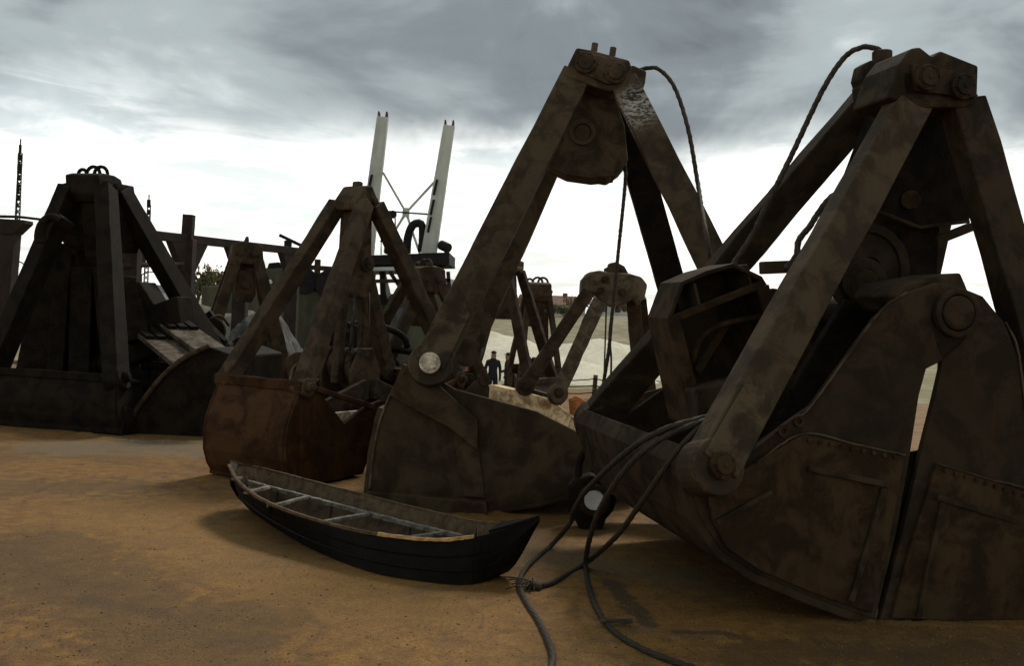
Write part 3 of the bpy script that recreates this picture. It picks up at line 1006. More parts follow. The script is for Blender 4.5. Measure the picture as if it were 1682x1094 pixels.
    ub = MB().prism(k, v * .32).build('sheave_box', ma, g, bevel=.015)
    pin(ub, L(0, .16, H * .72), v, .09, ma, 'axle')
    if not block:
        return g, F, L
    # lower block: two cheeks with sheaves between
    lb = MB()
    for vv in (-.24, .18):
        lb.prism([L(-.20, vv, zp * .62), L(.20, vv, zp * .62), L(.24, vv, zp * 1.15), L(.10, vv, zp * 1.42), L(-.10, vv, zp * 1.42), L(-.24, vv, zp * 1.15)], v * .05)
    lb = lb.build('lower_block', ma, g, bevel=.008)
    for vv in (-.12, 0, .12):
        MB().ring(L(0, vv, zp * 1.2), v, .20, .05, .08, 24).build('sheave', ma, lb, bevel=.008)
    if detail:
        for vv in (-.10, .02, .12):
            for uu in (-.12, .12):
                MB().tube([L(uu, vv, H * .62), L(uu * 1.4, vv, zp * 1.2)], .013, 6).build('wire_rope', M_ROPE, g, smooth=True)
        for s in (-1, 1):
            MB().beam(L(s * .16, 0, H * .62), L(s * .22, 0, zp * 1.0), .09, .10, v).build('guide_post', ma, lb, bevel=.01)
    return g, F, L


# reddish grab beside the stern of the boat
A_ = gp(318, 788)
B_ = gp(500, 795)
mid = (A_ + B_) / 2
u2 = Vector((math.cos(R(58)), math.sin(R(58)), 0))
g2, F2, L2 = grab('rust red grab on four slim arms standing just behind the stern of the boat', tuple(mid + u2 * 1.42)[:2], R(58), 1.28, .56, 3.08, .92, M_G2A, M_G2S, aw=.185, at_=.15, head='peak', topw=.11, bk=.5, bul=1.7, hdk=.30)
# bright rubbed plate inside the jaw
MB().box(F2.L(-.50, .44, .60), u2 * .22, F2.v * .012, (Vector((0, 0, 1)) - u2 * .5).normalized() * .085).build('rubbed_plate', M_WORN, g2, bevel=.006)
MB().tube(spline([F2.L(-1.25, .32, .95), F2.L(-1.18, .30, 1.12), F2.L(-1.10, .34, 1.16), F2.L(-1.1, .4, 1.0)]), .02, 8).build('lifting_eye', M_PALEARM, g2, smooth=True)

# black brown grab on the left
X1 = at(145, 286, 14.6)
XB = at(206, 560, 14.6)
g1, F1, L1 = grab('black brown grab with loops on its head, farthest left', (XB.x, 14.6), R(75), 1.30, 1.02, X1.z + .02, .66, M_G1, M_G1, aw=.31, at_=.22, head='block', topw=.20, tiltv=-.18, bk=.5, hdk=.27)
# raised right-hand jaw with its heavy curved edge
jw = MB().prism([at(x, y, 13.25) for x, y in ((196, 721), (212, 690), (248, 640), (300, 592), (346, 570), (384, 584), (378, 650), (352, 724))], (.35, 1.3, 0)).build('raised_jaw', M_G1, g1, bevel=.03)
MB().tube(spline([at(x, y, 13.23) for x, y in ((204, 712), (228, 668), (262, 624), (300, 590), (344, 568))], .04), .035, 8).build('edge_bead', M_G2A, jw, smooth=True)
for k_, pg in enumerate((((102, 300), (192, 300), (204, 396), (198, 414), (112, 412), (98, 392)), ((96, 398), (126, 412), (136, 450), (150, 458), (196, 452), (206, 660), (14, 660), (40, 530)), ((206, 470), (228, 462), (252, 500), (290, 486), (300, 560), (210, 600)))):
    MB().prism([at(x, y, 14.75 - .1 * k_) for x, y in pg], (.12, .35, 0)).build('inner_plate', M_G1, g1, bevel=.02)
for (x0, y0, x1, y1, ww) in ((112, 420, 92, 650, .22), (140, 440, 134, 660, .3), (176, 450, 186, 640, .2), (212, 470, 232, 560, .34)):
    MB().beam(at(x0, y0, 14.7), at(x1, y1, 14.5), ww, .3, Vector((0, 1, 0)), seg=4, jit=.008).build('guide_post', M_G1, g1, bevel=.015)
for i in range(2):
    c0 = at(226 + 36 * i, 548 - 16 * i, 14.3 + .25 * i)
    c1 = at(286 + 40 * i, 598 - 20 * i, 13.25 + .3 * i)
    ax = (c1 - c0)
    sd_ = Vector((.80, .35, .0)).normalized() * (.46)
    m = MB().prism([c0, c0 + sd_, c1 + sd_, c1], Vector((.0, .02, -.07)))
    pl = m.build('tooth_plate', M_TOOTH, g1, bevel=.008)
    for t in range(3):
        b0 = c0 + sd_ * (.05 + .32 * t)
        b1 = c0 + sd_ * (.29 + .32 * t)
        tip = (b0 + b1) / 2 - ax.normalized() * .30 + Vector((0, 0, .10))
        MB().add([b0 + ax * .16, b1 + ax * .16, b1, b0, tip], [])
        mm = MB()
        up = Vector((0, -.01, .05))
        dn = Vector((0, .02, -.09))
        vs = [b0 + ax * .2 + up, b1 + ax * .2 + up, b1 + up, b0 + up, b0 + ax * .2 + dn, b1 + ax * .2 + dn, b1 + dn, b0 + dn, tip]
        mm.add(vs, [(0, 1, 2, 3), (7, 6, 5, 4), (0, 4, 5, 1), (1, 5, 6, 2), (3, 7, 4, 0), (3, 2, 8), (2, 6, 8), (6, 7, 8), (7, 3, 8)])
        mm.build('tooth', M_G1, pl, bevel=.006)
hk = [at(100, 362, 13.9), at(86, 357, 13.9), at(74, 362, 13.9), at(66, 378, 13.9), at(65, 400, 13.9)]
MB().tube(spline(hk, .03), .05, 10, r2=.075).build('bent_bracket', M_G1, g1, smooth=True)
c0 = at(60, 395, 14.1)
MB().beam(at(94, 358, 13.9), at(116, 372, 14.1), .12, .1, Vector((0, 1, 0))).build('bracket_foot', M_G1, g1, bevel=.01)

# small grabs farther back
def bg(label, px, py, Y, yaw, hu, hv, zp, ma, ms, aw, head, detail=False, topw=.22, pale=None, at_=.11, block=True):
    X = at(px, py, Y)
    return grab(label, (X.x - .04, X.y), yaw, hu, hv, X.z, zp, ma, ms, aw, at_, head, detail=detail, topw=topw, armpale=pale, block=block)


bg('small brown grab standing under the steel gantry, framed between two larger grabs', 408, 400, 20.5, R(20), .75, .55, .6, M_BG, M_BG, .24, 'block', topw=.22)
bg('dark grab with crossed arms in front of the olive barge', 700, 438, 17.0, R(35), .95, .5, .6, M_BG, M_BG, .2, 'block', topw=.18)
g7, F7, L7 = bg('brown grab with a slanting bar on its head, behind the boat-side arm', 833, 424, 18.5, R(150), .85, .48, .55, M_BG, M_BG, .19, 'bar', topw=.24, block=False)
MB().cyl(at(818, 433, 18.1), at(858, 444, 18.0), .05, 12).build('head_bar', M_PALEARM, g7, bevel=.006)
MB().tube(spline([at(803, 468, 18), at(812, 470, 18), at(814, 480, 18), at(806, 488, 18), at(800, 484, 18)], .03), .022, 8).build('hook', M_PALEARM, g7, smooth=True)
bg('farthest small grab with a slotted head, seen against the sand', 886, 464, 23.0, R(100), .7, .45, .5, M_BG, M_BG, .16, 'block', topw=.2)

# white and rust grab with a broad drooping head
X9 = at(1010, 450, 15.2)
FY = Fr((X9.x, 14.9, 0), (1, 0, 0), (0, 1, 0))
g9 = thing('clamshell_grab', 'chipped white and rust grab with a broad rounded head, beyond the central grab', 'grab', (at(950, 600, 15.2).x, 15.2, 0), 'grabs standing on the quay')
hd = MB().prism(FY.pl([(954, 482), (956, 460), (966, 447), (985, 444), (1000, 447), (1034, 449), (1054, 455), (1064, 468), (1060, 486), (1048, 504), (1040, 492), (1030, 498), (1010, 504), (990, 499), (981, 484), (968, 480)], 0), (0, .5, 0)).build('crosshead', M_PALEARM, g9, bevel=.03)
MB().prism(FY.pl([(996, 448), (994, 440), (1000, 438), (1001, 432), (1012, 430), (1026, 437), (1033, 450)], .1), (0, .3, 0)).build('top_lug', M_BG, hd, bevel=.015)
for (x, y) in ((994, 459), (986, 478), (1022, 480)):
    pin(hd, FY.px(x, y, 0), (0, -1, 0), .055, M_BG, depth=.03, bolts=0)
yv = Vector((0, 1, 0))
arm(g9, FY.px(862, 636, -.35), FY.px(966, 480, -.02), .19, .14, yv, M_BG, boss=.13, pinmat=M_BG, toward=-yv)
arm(g9, FY.px(916, 648, -.55), FY.px(984, 496, -.02), .20, .14, yv, M_PALEARM, boss=.14, pinmat=M_BG, toward=-yv)
arm(g9, FY.px(1052, 640, .3), FY.px(1040, 492, .3), .2, .14, yv, M_BG)
arm(g9, FY.px(1068, 660, .9), FY.px(1050, 490, .4), .2, .14, yv, M_BG)
w9 = MB().prism([FY.px(808, 632, -.3), FY.px(905, 656, -.5), FY.px(898, 740, -.5), FY.px(800, 722, -.3)], (.1, .14, 0)).build('shell', M_WHITEIRON, g9, bevel=.012)
MB().prism([FY.px(905, 656, -.5), FY.px(966, 708, 0), FY.px(970, 745, .2), FY.px(898, 740, -.5)], (.02, .10, 0)).build('end_plate', M_WHITEIRON, w9, bevel=.01)
MB().prism([FY.px(808, 632, -.3), FY.px(828, 636, .1), FY.px(824, 700, .6), FY.px(800, 722, -.3)], (-.03, .08, 0)).build('end_plate', M_WHITEIRON, w9, bevel=.01)
MB().prism(FY.pl([(934, 656), (946, 650), (958, 656), (966, 668), (964, 682), (952, 688), (936, 680)], -.2), (0, .05, 0)).build('lug_plate', M_ORANGE, g9, bevel=.01)
sh9 = MB().prism([FY.px(985, 680, .3), FY.px(1075, 660, .3), FY.px(1085, 740, .3), FY.px(985, 740, .3)], (0, .6, 0)).build('shell', M_BG, g9, bevel=.02)
MB().tube([FY.px(996, 502, .15), FY.px(990, 690, .15)], .012, 6).build('wire_rope', M_ROPE, g9)
MB().beam(FY.px(866, 640, -.2), FY.px(906, 652, -.35), .06, .2, yv).build('rim', M_BG, w9, bevel=.01)


# ================================================================== the boat
def boat():
    # stations from the stern to the bow: near rim, near chine, far rim, each sighted with its height over the quay
    near = [(376, 766, .40), (392, 793, .335), (430, 822, .285), (500, 850, .25), (600, 876, .235), (700, 889, .25), (765, 886, .285), (828, 871, .345), (886, 853, .42)]
    chin = [(384, 796, .22), (400, 828, .06), (440, 860, .014), (512, 902, .012), (606, 938, .012), (702, 955, .012), (765, 960, .012), (808, 948, .035), (883, 858, .40)]
    farr = [(380, 759, .41), (402, 765, .345), (446, 775, .29), (530, 797, .26), (636, 825, .245), (740, 850, .255), (795, 861, .29), (842, 861, .345), (887, 852, .42)]
    ns, cs, fs_ = (spline([gp(x, y, z) for x, y, z in q], 99) for q in (near, chin, farr))

    def dense(q):
        P = [gp(x, y, z) for x, y, z in q]
        P = [P[0] * 2 - P[1]] + P + [P[-1] * 2 - P[-2]]
        o = []
        for i in range(1, len(P) - 2):
            a_, b_, c_, d_ = P[i - 1:i + 3]
            for k in range(5):
                t = k / 5
                o.append(.5 * ((2 * b_) + (c_ - a_) * t + (2 * a_ - 5 * b_ + 4 * c_ - d_) * t * t + (3 * b_ - a_ - 3 * c_ + d_) * t ** 3))
        return o + [P[-2]]
    ns, cs, fs_ = dense(near), dense(chin), dense(farr)
    n = len(ns) - 1
    root = thing('rowing_boat', 'small black tarred open rowing boat lying on the rusty quay', 'boat', (ns[n // 2].x, (ns[n // 2].y + fs_[n // 2].y) / 2, 0))
    zup = Vector((0, 0, 1))
    fc = []
    for i in range(n + 1):
        cs[i].z = max(cs[i].z, .008)
        d = ns[i] - fs_[i]
        c = fs_[i] + d * .20
        c.z = cs[i].z
        fc.append(c)
    rows_o, rows_i = [], []
    for i in range(n + 1):
        d = fs_[i] - ns[i]
        w = d.length
        d = d.normalized() if w > .01 else Vector((0, 1, 0))
        th = min(.018, w * .3)
        N_, C_, G_, F_ = ns[i], cs[i], fc[i], fs_[i]
        rows_o.append([N_, N_.lerp(C_, .5) - d * .012, C_, C_.lerp(G_, .5), G_, G_.lerp(F_, .5) + d * .012, F_])
        u_ = zup * min(.016, w * .2)
        rows_i.append([N_ + d * th, N_.lerp(C_, .5) + d * (th - .012), C_ + d * th + u_, C_.lerp(G_, .5) + u_, G_ - d * th + u_, G_.lerp(F_, .5) - d * (th - .012), F_ - d * th])

    def skin(rows, flip, rng):
        m = MB()
        fs = []
        for i in range(n):
            for j in rng:
                q = (i * 7 + j, i * 7 + j + 1, (i + 1) * 7 + j + 1, (i + 1) * 7 + j)
                fs.append(q[::-1] if flip else q)
        m.add([p for r_ in rows for p in r_], fs)
        return m
    hull = skin(rows_o, False, range(6))
    hull.f.append(tuple(range(7)))
    hull = hull.build('hull', M_BLACKTAR, root, smooth=False)
    skin(rows_i, True, (2, 3)).build('bottom_boards', M_BOATIN, root)
    skin(rows_i, True, (0, 1)).build('inner_planking', M_BOATIN, hull)
    skin(rows_i, True, (4, 5)).build('inner_planking', M_BOATWOOD, hull)
    # lapped plank edges outside
    for k in (.36, .70):
        MB().tube([ns[i].lerp(cs[i], k) - (fs_[i] - ns[i]).normalized() * .014 for i in range(2, n - 3)], .007, 5).build('plank_lap', M_BLACKTAR, hull)

    def rail(pts, w, t, mat, name, jit=.0012):
        m = MB()
        for i in range(len(pts) - 1):
            m.beam(pts[i], pts[i + 1] + (pts[i + 1] - pts[i]) * .04, w, t, zup, seg=2, jit=jit)
        return m.build(name, mat, root)
    rail([p + zup * .006 for p in ns[:int(n * .57)]], .024, .02, M_BOATWOOD, 'gunwale')
    rail([p + zup * .006 for p in fs_[:int(n * .90)]], .026, .02, M_BOATWOOD, 'gunwale')
    rail([p + zup * .010 for p in ns[int(n * .57) - 1:int(n * .82)]], .024, .02, M_RAILOR, 'rubbing_strip')
    # stringer along the far side, thwarts resting on it
    s0, s1 = 3, int(n * .82)
    strg = [fs_[i].lerp(ns[i], .17) - zup * (fs_[i].z - fc[i].z) * .36 for i in range(n + 1)]
    rail(strg[s0:s1], .035, .03, M_RAIL, 'stringer', .002)
    for q in (.07, .18, .28, .40, .54):
        i = int(round(q * n))
        a_ = ns[i].lerp(fs_[i], .03) - zup * .03
        b_ = strg[i + (3 if q > .1 else 1)] + zup * .006
        MB().beam(a_, b_, .042, .024, zup, seg=5, jit=.002).build('thwart', M_RAIL, root, bevel=.003)
    for q in (.16, .28, .42, .57, .74):
        i = int(q * n)
        MB().tube([rows_i[i][6] - zup * .03, rows_i[i][5], rows_i[i][4], rows_i[i][3], rows_i[i][2], rows_i[i][1], rows_i[i][0] - zup * .03], .009, 6).build('rib', M_BOATIN, root)
    # closed bow deck and stern piece
    i0 = int(n * .83)
    m = MB()
    vs = []
    for i in range(i0, n + 1):
        vs += [ns[i] + zup * .004, fs_[i] + zup * .004]
    m.add(vs, [(2 * j, 2 * j + 1, 2 * j + 3, 2 * j + 2) for j in range(n - i0)])
    o = m.build('bow_deck', M_BLACKTAR, root)
    md = o.modifiers.new('solid', 'SOLIDIFY')
    md.thickness = .02
    m = MB()
    m.prism([ns[0] + zup * .008, fs_[0] + zup * .008, fs_[3].lerp(ns[3], .06) + zup * .006, ns[3].lerp(fs_[3], .06) + zup * .006], (0, 0, -.02))
    m.build('stern_seat', M_BOATIN, root, bevel=.004)
    m = MB()
    for _ in range(240):
        i = random.randint(4, int(n * .8))
        c = rows_i[i][2].lerp(rows_i[i][4], random.uniform(.06, .94)) + zup * .004
        r_ = random.uniform(.005, .02)
        an = random.uniform(0, 6.28)
        e1 = Vector((math.cos(an), math.sin(an), random.uniform(-.2, .2))) * r_
        e2 = Vector((-math.sin(an), math.cos(an), random.uniform(-.2, .2))) * r_ * .6
        m.prism([c + e1, c + e2, c - e1, c - e2], (0, 0, .004))
    o = m.build('bilge_litter', M_RAIL, root)
    o['kind'] = 'stuff'


boat()

# ================================================================== loose ropes and the lifting link
def lift(p, dz):
    return Vector((p[0], p[1], p[2] + dz))


RO = .0165
g = 'loose wire ropes on the quay'
up = lambda x, y: lift(gp(x, y), RO * .9)
ra = [at(1185, 680, 6.15), at(1150, 688, 6.08), at(1095, 704, 6.06), at(1045, 731, 6.2), at(998, 770, 6.6), at(960, 810, 7.1), at(942, 840, 7.5), at(935, 862, 7.62), up(902, 903), up(868, 932), up(853, 960), up(862, 990), up(884, 1025), up(900, 1058), up(908, 1085), up(902, 1112)]
tag(MB().tube(spline(ra, .010), RO, 18, 6, .11).build('wire_rope', M_ROPE, None, smooth=True, origin=gp(868, 932)), 'wire rope snaking along the quay just past the bow of the boat', 'rope', g)
rb = [at(1190, 686, 6.15), at(1150, 694, 6.04), at(1085, 722, 6.05), at(1032, 766, 6.2), at(992, 824, 6.45), at(970, 880, 6.78), up(962, 935), up(972, 985), up(996, 1030), up(1040, 1064), up(1110, 1094), up(1200, 1120)]
tag(MB().tube(spline(rb, .010), RO, 18, 6, .11).build('wire_rope', M_ROPE, None, smooth=True, origin=gp(972, 985)), 'wire rope curving down in front of the link and out at the bottom edge', 'rope', g)
rc = [at(1190, 680, 6.2), at(1150, 702, 6.02), at(1106, 750, 6.02), at(1052, 828, 6.3), at(1010, 884, 6.68), up(958, 932), up(905, 962), up(872, 968)]
oc = tag(MB().tube(spline(rc, .010), RO, 18, 6, .11).build('wire_rope', M_ROPE, None, smooth=True, origin=gp(905, 962)), 'straight wire rope ending in a frayed knot on the quay', 'rope', g)
m = MB()
e = up(874, 968)
for i in range(26):
    d = Vector((random.uniform(-.2, .05), random.uniform(-.12, .12), random.uniform(-.015, .06)))
    m.tube([e + d * .1, e + d * .6 + Vector((0, 0, .015)), e + d + Vector((0, 0, -.01 if d.z > .01 else 0))], .005, 5)
m.cyl(e + Vector((.06, -.02, .0)), e + Vector((-.03, .01, .01)), RO * 1.9, 12)
m.build('frayed_end', M_ROPE, oc, smooth=False)
e = up(1010, 1032)
tag(MB().beam(e + Vector((-.09, .0, .02)), e + Vector((.10, .03, .02)), .022, .02, Vector((0, 0, 1)), seg=4, jit=.004).build('binding_wire', M_ROPE, None, origin=e), 'short bit of wire binding lying across the curved rope', 'wire')

C = gp(972, 868)
fx = Fr((C.x, C.y, 0), (1, 0, 0), (0, 1, 0))
lk = thing('lifting_link', 'dark cast lifting link with a pale pin through its round eye', 'lifting link', (C.x, C.y, 0))
prof = [(932, 800), (948, 786), (970, 780), (994, 786), (1008, 802), (1014, 822), (1008, 840), (996, 854), (990, 872), (972, 882), (954, 876), (946, 858), (934, 842), (928, 822)]
bd = MB().prism(fx.pl(prof, -.08), (0, .17, 0)).build('body', M_G1, lk, bevel=.03)
cc = fx.px(976, 822, -.09)
MB().ring(cc, (0, 1, 0), .135, .088, .05).build('eye_collar', M_G4, lk, bevel=.012)
MB().cyl(cc + Vector((0, .02, 0)), cc + Vector((0, -.012, 0)), .084, 24).build('pin', M_WHITE, lk, bevel=.008)
MB().tube(spline([fx.px(x, y, -.02) for x, y in ((950, 790), (952, 760), (962, 738), (968, 716))], .02), .03, 10).build('shank', M_G1, lk, smooth=True)

# small debris on the quay: flakes of rust and grit
m = MB()
foot = [(gp(a_, b_), gp(c_, d_)) for a_, b_, c_, d_ in ((1300, 985, 1440, 1024), (1440, 1024, 1682, 1030), (604, 830, 800, 846), (800, 846, 970, 812), (320, 792, 520, 792), (0, 690, 210, 726), (210, 726, 350, 728))]
for _ in range(5200):
    x, y = random.uniform(-4.2, 4.2), random.uniform(3.4, 11)
    pick = random.random()
    if pick < .62:
        e_ = random.choice(foot)
        p = e_[0].lerp(e_[1], random.random())
        x, y = p.x + random.gauss(0, .10), p.y + random.gauss(0, .09)
    elif pick < .9:
        p = gp(random.uniform(0, 1682), random.uniform(830, 1090))
        x, y = p.x, p.y
    r = random.choice((.002, .003, .003, .004, .006)) * random.uniform(.6, 1.3)
    a = random.uniform(0, 6.28)
    c = Vector((x, y, qz(x, y) - .001))
    e1 = Vector((math.cos(a), math.sin(a), 0)) * r
    e2 = Vector((-math.sin(a), math.cos(a), 0)) * r * random.uniform(.4, .9)
    m.prism([c + e1, c + e2, c - e1 * .8, c - e2], (0, 0, r * .6))
o = m.build('rust_flakes', M_G2S, None)
o['kind'] = 'stuff'
o['label'] = 'scattered rust flakes and grit on the quay'
o['category'] = 'debris'

m = MB()
for _ in range(6000):
    p = gp(random.uniform(-50, 1730), random.uniform(760, 1094)) if random.random() < .8 else gp(random.uniform(-50, 1730), random.uniform(980, 1110))
    x, y = p.x, p.y
    if noise.noise(Vector((x * 1.3, y * 1.3, 9))) < random.uniform(-.5, .5):
        continue
    r = random.choice((.002, .003, .003, .005)) * random.uniform(.7, 1.4)
    a = random.uniform(0, 6.28)
    c = Vector((x, y, qz(x, y) - .001))
    e1 = Vector((math.cos(a), math.sin(a), 0)) * r
    e2 = Vector((-math.sin(a), math.cos(a), 0)) * r * random.uniform(.5, 1)
    m.prism([c + e1, c + e2, c - e1 * .8, c - e2], (random.uniform(-.3, .3) * r, 0, r * .8))
o = m.build('sand_grit', M_GRIT, None)
o['kind'] = 'stuff'
o['label'] = 'ochre sand grains strewn over the quay'
o['category'] = 'sand'
m = MB()
for (A, B) in foot:
    Ls = (B - A).length
    nn = max(6, int(Ls / .03))
    sdv = Vector((-(B - A).y, (B - A).x, 0)).normalized()
    rows = []
    for i in range(nn + 1):
        c = A.lerp(B, i / nn)
        hh = max(.002, .022 + .03 * noise.noise(Vector((c.x * 3, c.y * 3, 2))) + .012 * noise.noise(Vector((c.x * 13, c.y * 13, 5))))
        if i in (0, nn):
            hh = .001
        wd = .05 + 1.6 * hh
        z0 = qz(c.x, c.y)
        rows.append([Vector((c.x, c.y, z0)) + sdv * s * wd + Vector((0, 0, hh * h_ - .003 + .004 * noise.noise(Vector((c.x * 40, s * 9, c.y * 40))) * h_)) for s, h_ in ((-1, 0), (-.6, .45), (-.2, .95), (.2, 1.0), (.6, .5), (1, 0))])
    m.add([p for q in rows for p in q], [(i * 6 + j, i * 6 + j + 1, (i + 1) * 6 + j + 1, (i + 1) * 6 + j) for i in range(nn) for j in range(5)])
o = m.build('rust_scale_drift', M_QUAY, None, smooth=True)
o['kind'] = 'stuff'
o['label'] = 'low drifts of rusty scale and dirt against the feet of the grabs'
o['category'] = 'dirt'

# white drum lying behind the big grab
c = gp(1092, 716)
c = Vector((c.x, c.y, 0))
r_ = .19
dr = thing('white_roller', 'short white roller lying on the quay behind the leaning grab', 'roller', c[:])
d = Vector((.6, .8, 0)).normalized()
q = c + Vector((0, 0, r_))
MB().cyl(q - d * .3, q + d * .5, r_, 26).build('barrel', M_WHITE, dr, bevel=.015)
MB().ring(q - d * .3, d, r_ + .03, .08, .04).build('flange', M_WHITE, dr, bevel=.008)
MB().cyl(q - d * .33, q - d * .25, .07, 16).build('hub', M_DARK, dr)

# ================================================================== beyond the grabs
# post and wire fence along the quay edge
fe = thing('wire_fence', 'low fence of thin posts and slack wires along the quay edge', 'fence', (gp(930, 660).x, 22, 0))
xs = [at(x, 660, 22).x for x in (852, 905, 975, 1046)]
for x in xs:
    MB().beam(Vector((x, 22, 0)), Vector((x + random.uniform(-.03, .03), 22, .52)), .09, .09, Vector((0, 1, 0))).build('post', M_PALEARM, fe, bevel=.01)
for z in (.15, .30, .44):
    pts = []
    for i in range(len(xs) - 1):
        for k_ in range(6):
            t = k_ / 6
            pts.append(Vector((xs[i] + (xs[i + 1] - xs[i]) * t, 21.94, z - .05 * math.sin(math.pi * t) + random.uniform(-.008, .008))))
    MB().tube(pts, .012, 5).build('wire', M_BG, fe)

# floating crane: two pale masts over an olive hull
CY = 40.0
cr = thing('floating_crane', 'olive crane barge with two pale leaning masts joined by a cross brace', 'crane', (at(650, 520, CY).x, CY, LOW - .3))
c_ = lambda x, y, dy=0: at(x, y, CY + dy)
dv = Vector((0, 1, 0))
for (top, bot, nm) in (((629, 192), (598, 440), 'mast'), ((738, 206), (701, 440), 'mast')):
    m = MB().beam(c_(*bot), c_(*top), .60, .55, dv, w2=.42, t2=.36, seg=4)
    mo = m.build('mast', M_MAST, cr, bevel=.03)
    tp, bt = c_(*top), c_(*bot)
    for k_ in (-.14, .14):
        MB().beam(tp + Vector((k_, 0, -.12)), tp + Vector((k_ * 1.1, 0, .20)), .13, .3, dv, w2=.05).build('mast_tip', M_MASTRED, mo, bevel=.01)
    for t in (.30, .42, .56):
        p = bt.lerp(tp, t) + Vector((-.13, -.285, 0))
        MB().box(p, Vector((.045, 0, .0)), Vector((0, .03, 0)), Vector((.05, 0, .30))).build('slot', M_DARK, mo, bevel=.01)
ctr = c_(667, 349)
for (x, y) in ((629, 283), (714, 298), (642, 390), (690, 418)):
    MB().beam(ctr, c_(x, y), .09, .09, dv).build('brace', M_MAST, cr, bevel=.01)
MB().box(ctr + Vector((0, -.06, 0)), Vector((.13, 0, 0)), Vector((0, .04, 0)), Vector((0, 0, .18))).build('gusset', M_MAST, cr, bevel=.02)
MB().beam(c_(612, 345, -.1), c_(720, 353, -.1), .06, .06, dv).build('tie_rod', M_GANTRY, cr, bevel=.01)
dk = MB().prism([c_(590, 420, -1), c_(738, 414, -1), c_(738, 434, -1), c_(590, 436, -1)], (0, 4, 0)).build('platform', M_DARK, cr, bevel=.02)
MB().prism([c_(592, 439, -1.05), c_(716, 437, -1.05), c_(716, 443, -1.05), c_(592, 445, -1.05)], (0, 3.9, 0)).build('platform_edge', M_MAST, dk)
for x in (594, 628, 690, 724):
    MB().beam(c_(x, 436), c_(x + 2, 500), .22, .22, dv).build('leg', M_GANTRY, cr, bevel=.02)
MB().beam(c_(628, 440), c_(640, 490), .16, .16, dv).build('leg', M_MAST, cr)
ls = MB()
for z in (375, 385, 396):
    ls.beam(c_(624, z), c_(652, z), .04, .04, dv)
for x in (626, 640, 651):
    ls.beam(c_(x, 358 if x == 626 else 374), c_(x, 418), .04, .04, dv)
ls.build('railing', M_GANTRY, dk)
MB().prism([c_(632, 388, .3), c_(658, 390, .3), c_(658, 416, .3), c_(630, 416, .3)], (0, .8, 0)).build('winch_box', M_DARK, dk, bevel=.04)
MB().cyl(c_(645, 352, -.3), c_(645, 352, .4), .16, 14).build('floodlight', M_DARK, dk, bevel=.02)
MB().beam(c_(649, 356), c_(650, 418), .05, .05, dv).build('lamp_post', M_DARK, dk)
MB().tube(spline([c_(668, 416), c_(670, 390), c_(678, 370), c_(692, 368), c_(694, 390), c_(692, 414)], .1), .16, 8).build('hose_loop', M_DARK, dk, smooth=True)
fl = MB().cyl(c_(724, 402, -.2), c_(737, 408, -.5), .19, 16).build('floodlight', M_DARK, dk, bevel=.03)
MB().tube(spline([c_(732, 410), c_(730, 420), c_(720, 424), c_(715, 436)], .1), .045, 6).build('lamp_arm', M_DARK, fl)
MB().cyl(c_(727, 418, -.2), c_(729, 438, -.2), .06, 14, .20).build('bell', M_DARK, dk)
hull = MB().prism([c_(330, 470, 0), c_(460, 468, 0), c_(560, 474, 0), c_(610, 484, 0), c_(760, 478, 0), c_(772, 560, 0), c_(760, 640, 0), c_(330, 640, 0)], (0, 7, 0)).build('hull', M_OLIVE, cr, bevel=.06)
cb = MB().prism([c_(638, 486, -1), c_(742, 484, -1), c_(744, 600, -1), c_(638, 600, -1)], (0, 2.4, 0)).build('cabin', M_OLIVE, cr, bevel=.04)
for (x0, x1) in ((650, 672), (684, 706), (716, 736)):
    w = MB().prism([c_(x0, 506, -1.06), c_(x1, 506, -1.06), c_(x1, 530, -1.06), c_(x0, 530, -1.06)], (0, .08, 0)).build('window', M_GLASS, cb)
MB().prism([c_(732, 456, -.5), c_(758, 462, -.5), c_(758, 484, -.5), c_(732, 484, -.5)], (0, 1.2, 0)).build('deck_box', M_WHITE, cr, bevel=.04)
MB().prism([c_(432, 440, .5), c_(470, 438, .5), c_(478, 470, .5), c_(428, 470, .5)], (0, 2, 0)).build('deck_house', M_OLIVE, cr, bevel=.1)
MB().prism([c_(441, 432, .5), c_(458, 430, .5), c_(466, 440, .5), c_(438, 441, .5)], (0, .6, 0)).build('searchlight', M_DARK, cr, bevel=.05)

rs = random.Random(11)
for (x0, y0, x1, y1, w_) in ((486, 470, 500, 410, .16), (520, 480, 522, 426, .2), (560, 486, 566, 436, .22), (470, 436, 600, 446, .18), (512, 470, 562, 438, .12), (606, 500, 612, 446, .25), (640, 500, 676, 444, .14), (676, 500, 640, 446, .14), (664, 500, 664, 440, .2), (740, 500, 736, 446, .14), (600, 462, 740, 460, .14), (480, 455, 600, 465, .1)):
    MB().beam(c_(x0, y0, -1.6), c_(x1, y1, -1.6), w_, w_, dv).build('girder', rs.choice((M_DARK, M_GANTRY, M_BG)), cr, bevel=.015)
for (x, y, r_) in ((500, 462, .5), (545, 468, .6), (586, 470, .45)):
    MB().cyl(c_(x, y, -1.9), c_(x, y, -.9), r_, 20).build('winch_drum', M_DARK, cr, bevel=.04)

# steel gantry with haunched posts
GY = 30.0
ga = thing('steel_gantry', 'brown steel gantry of haunched posts under one long beam behind the left grabs', 'gantry', (at(310, 560, GY).x, GY, 0))
q_ = lambda x, y, dy=0: at(x, y, GY + dy)
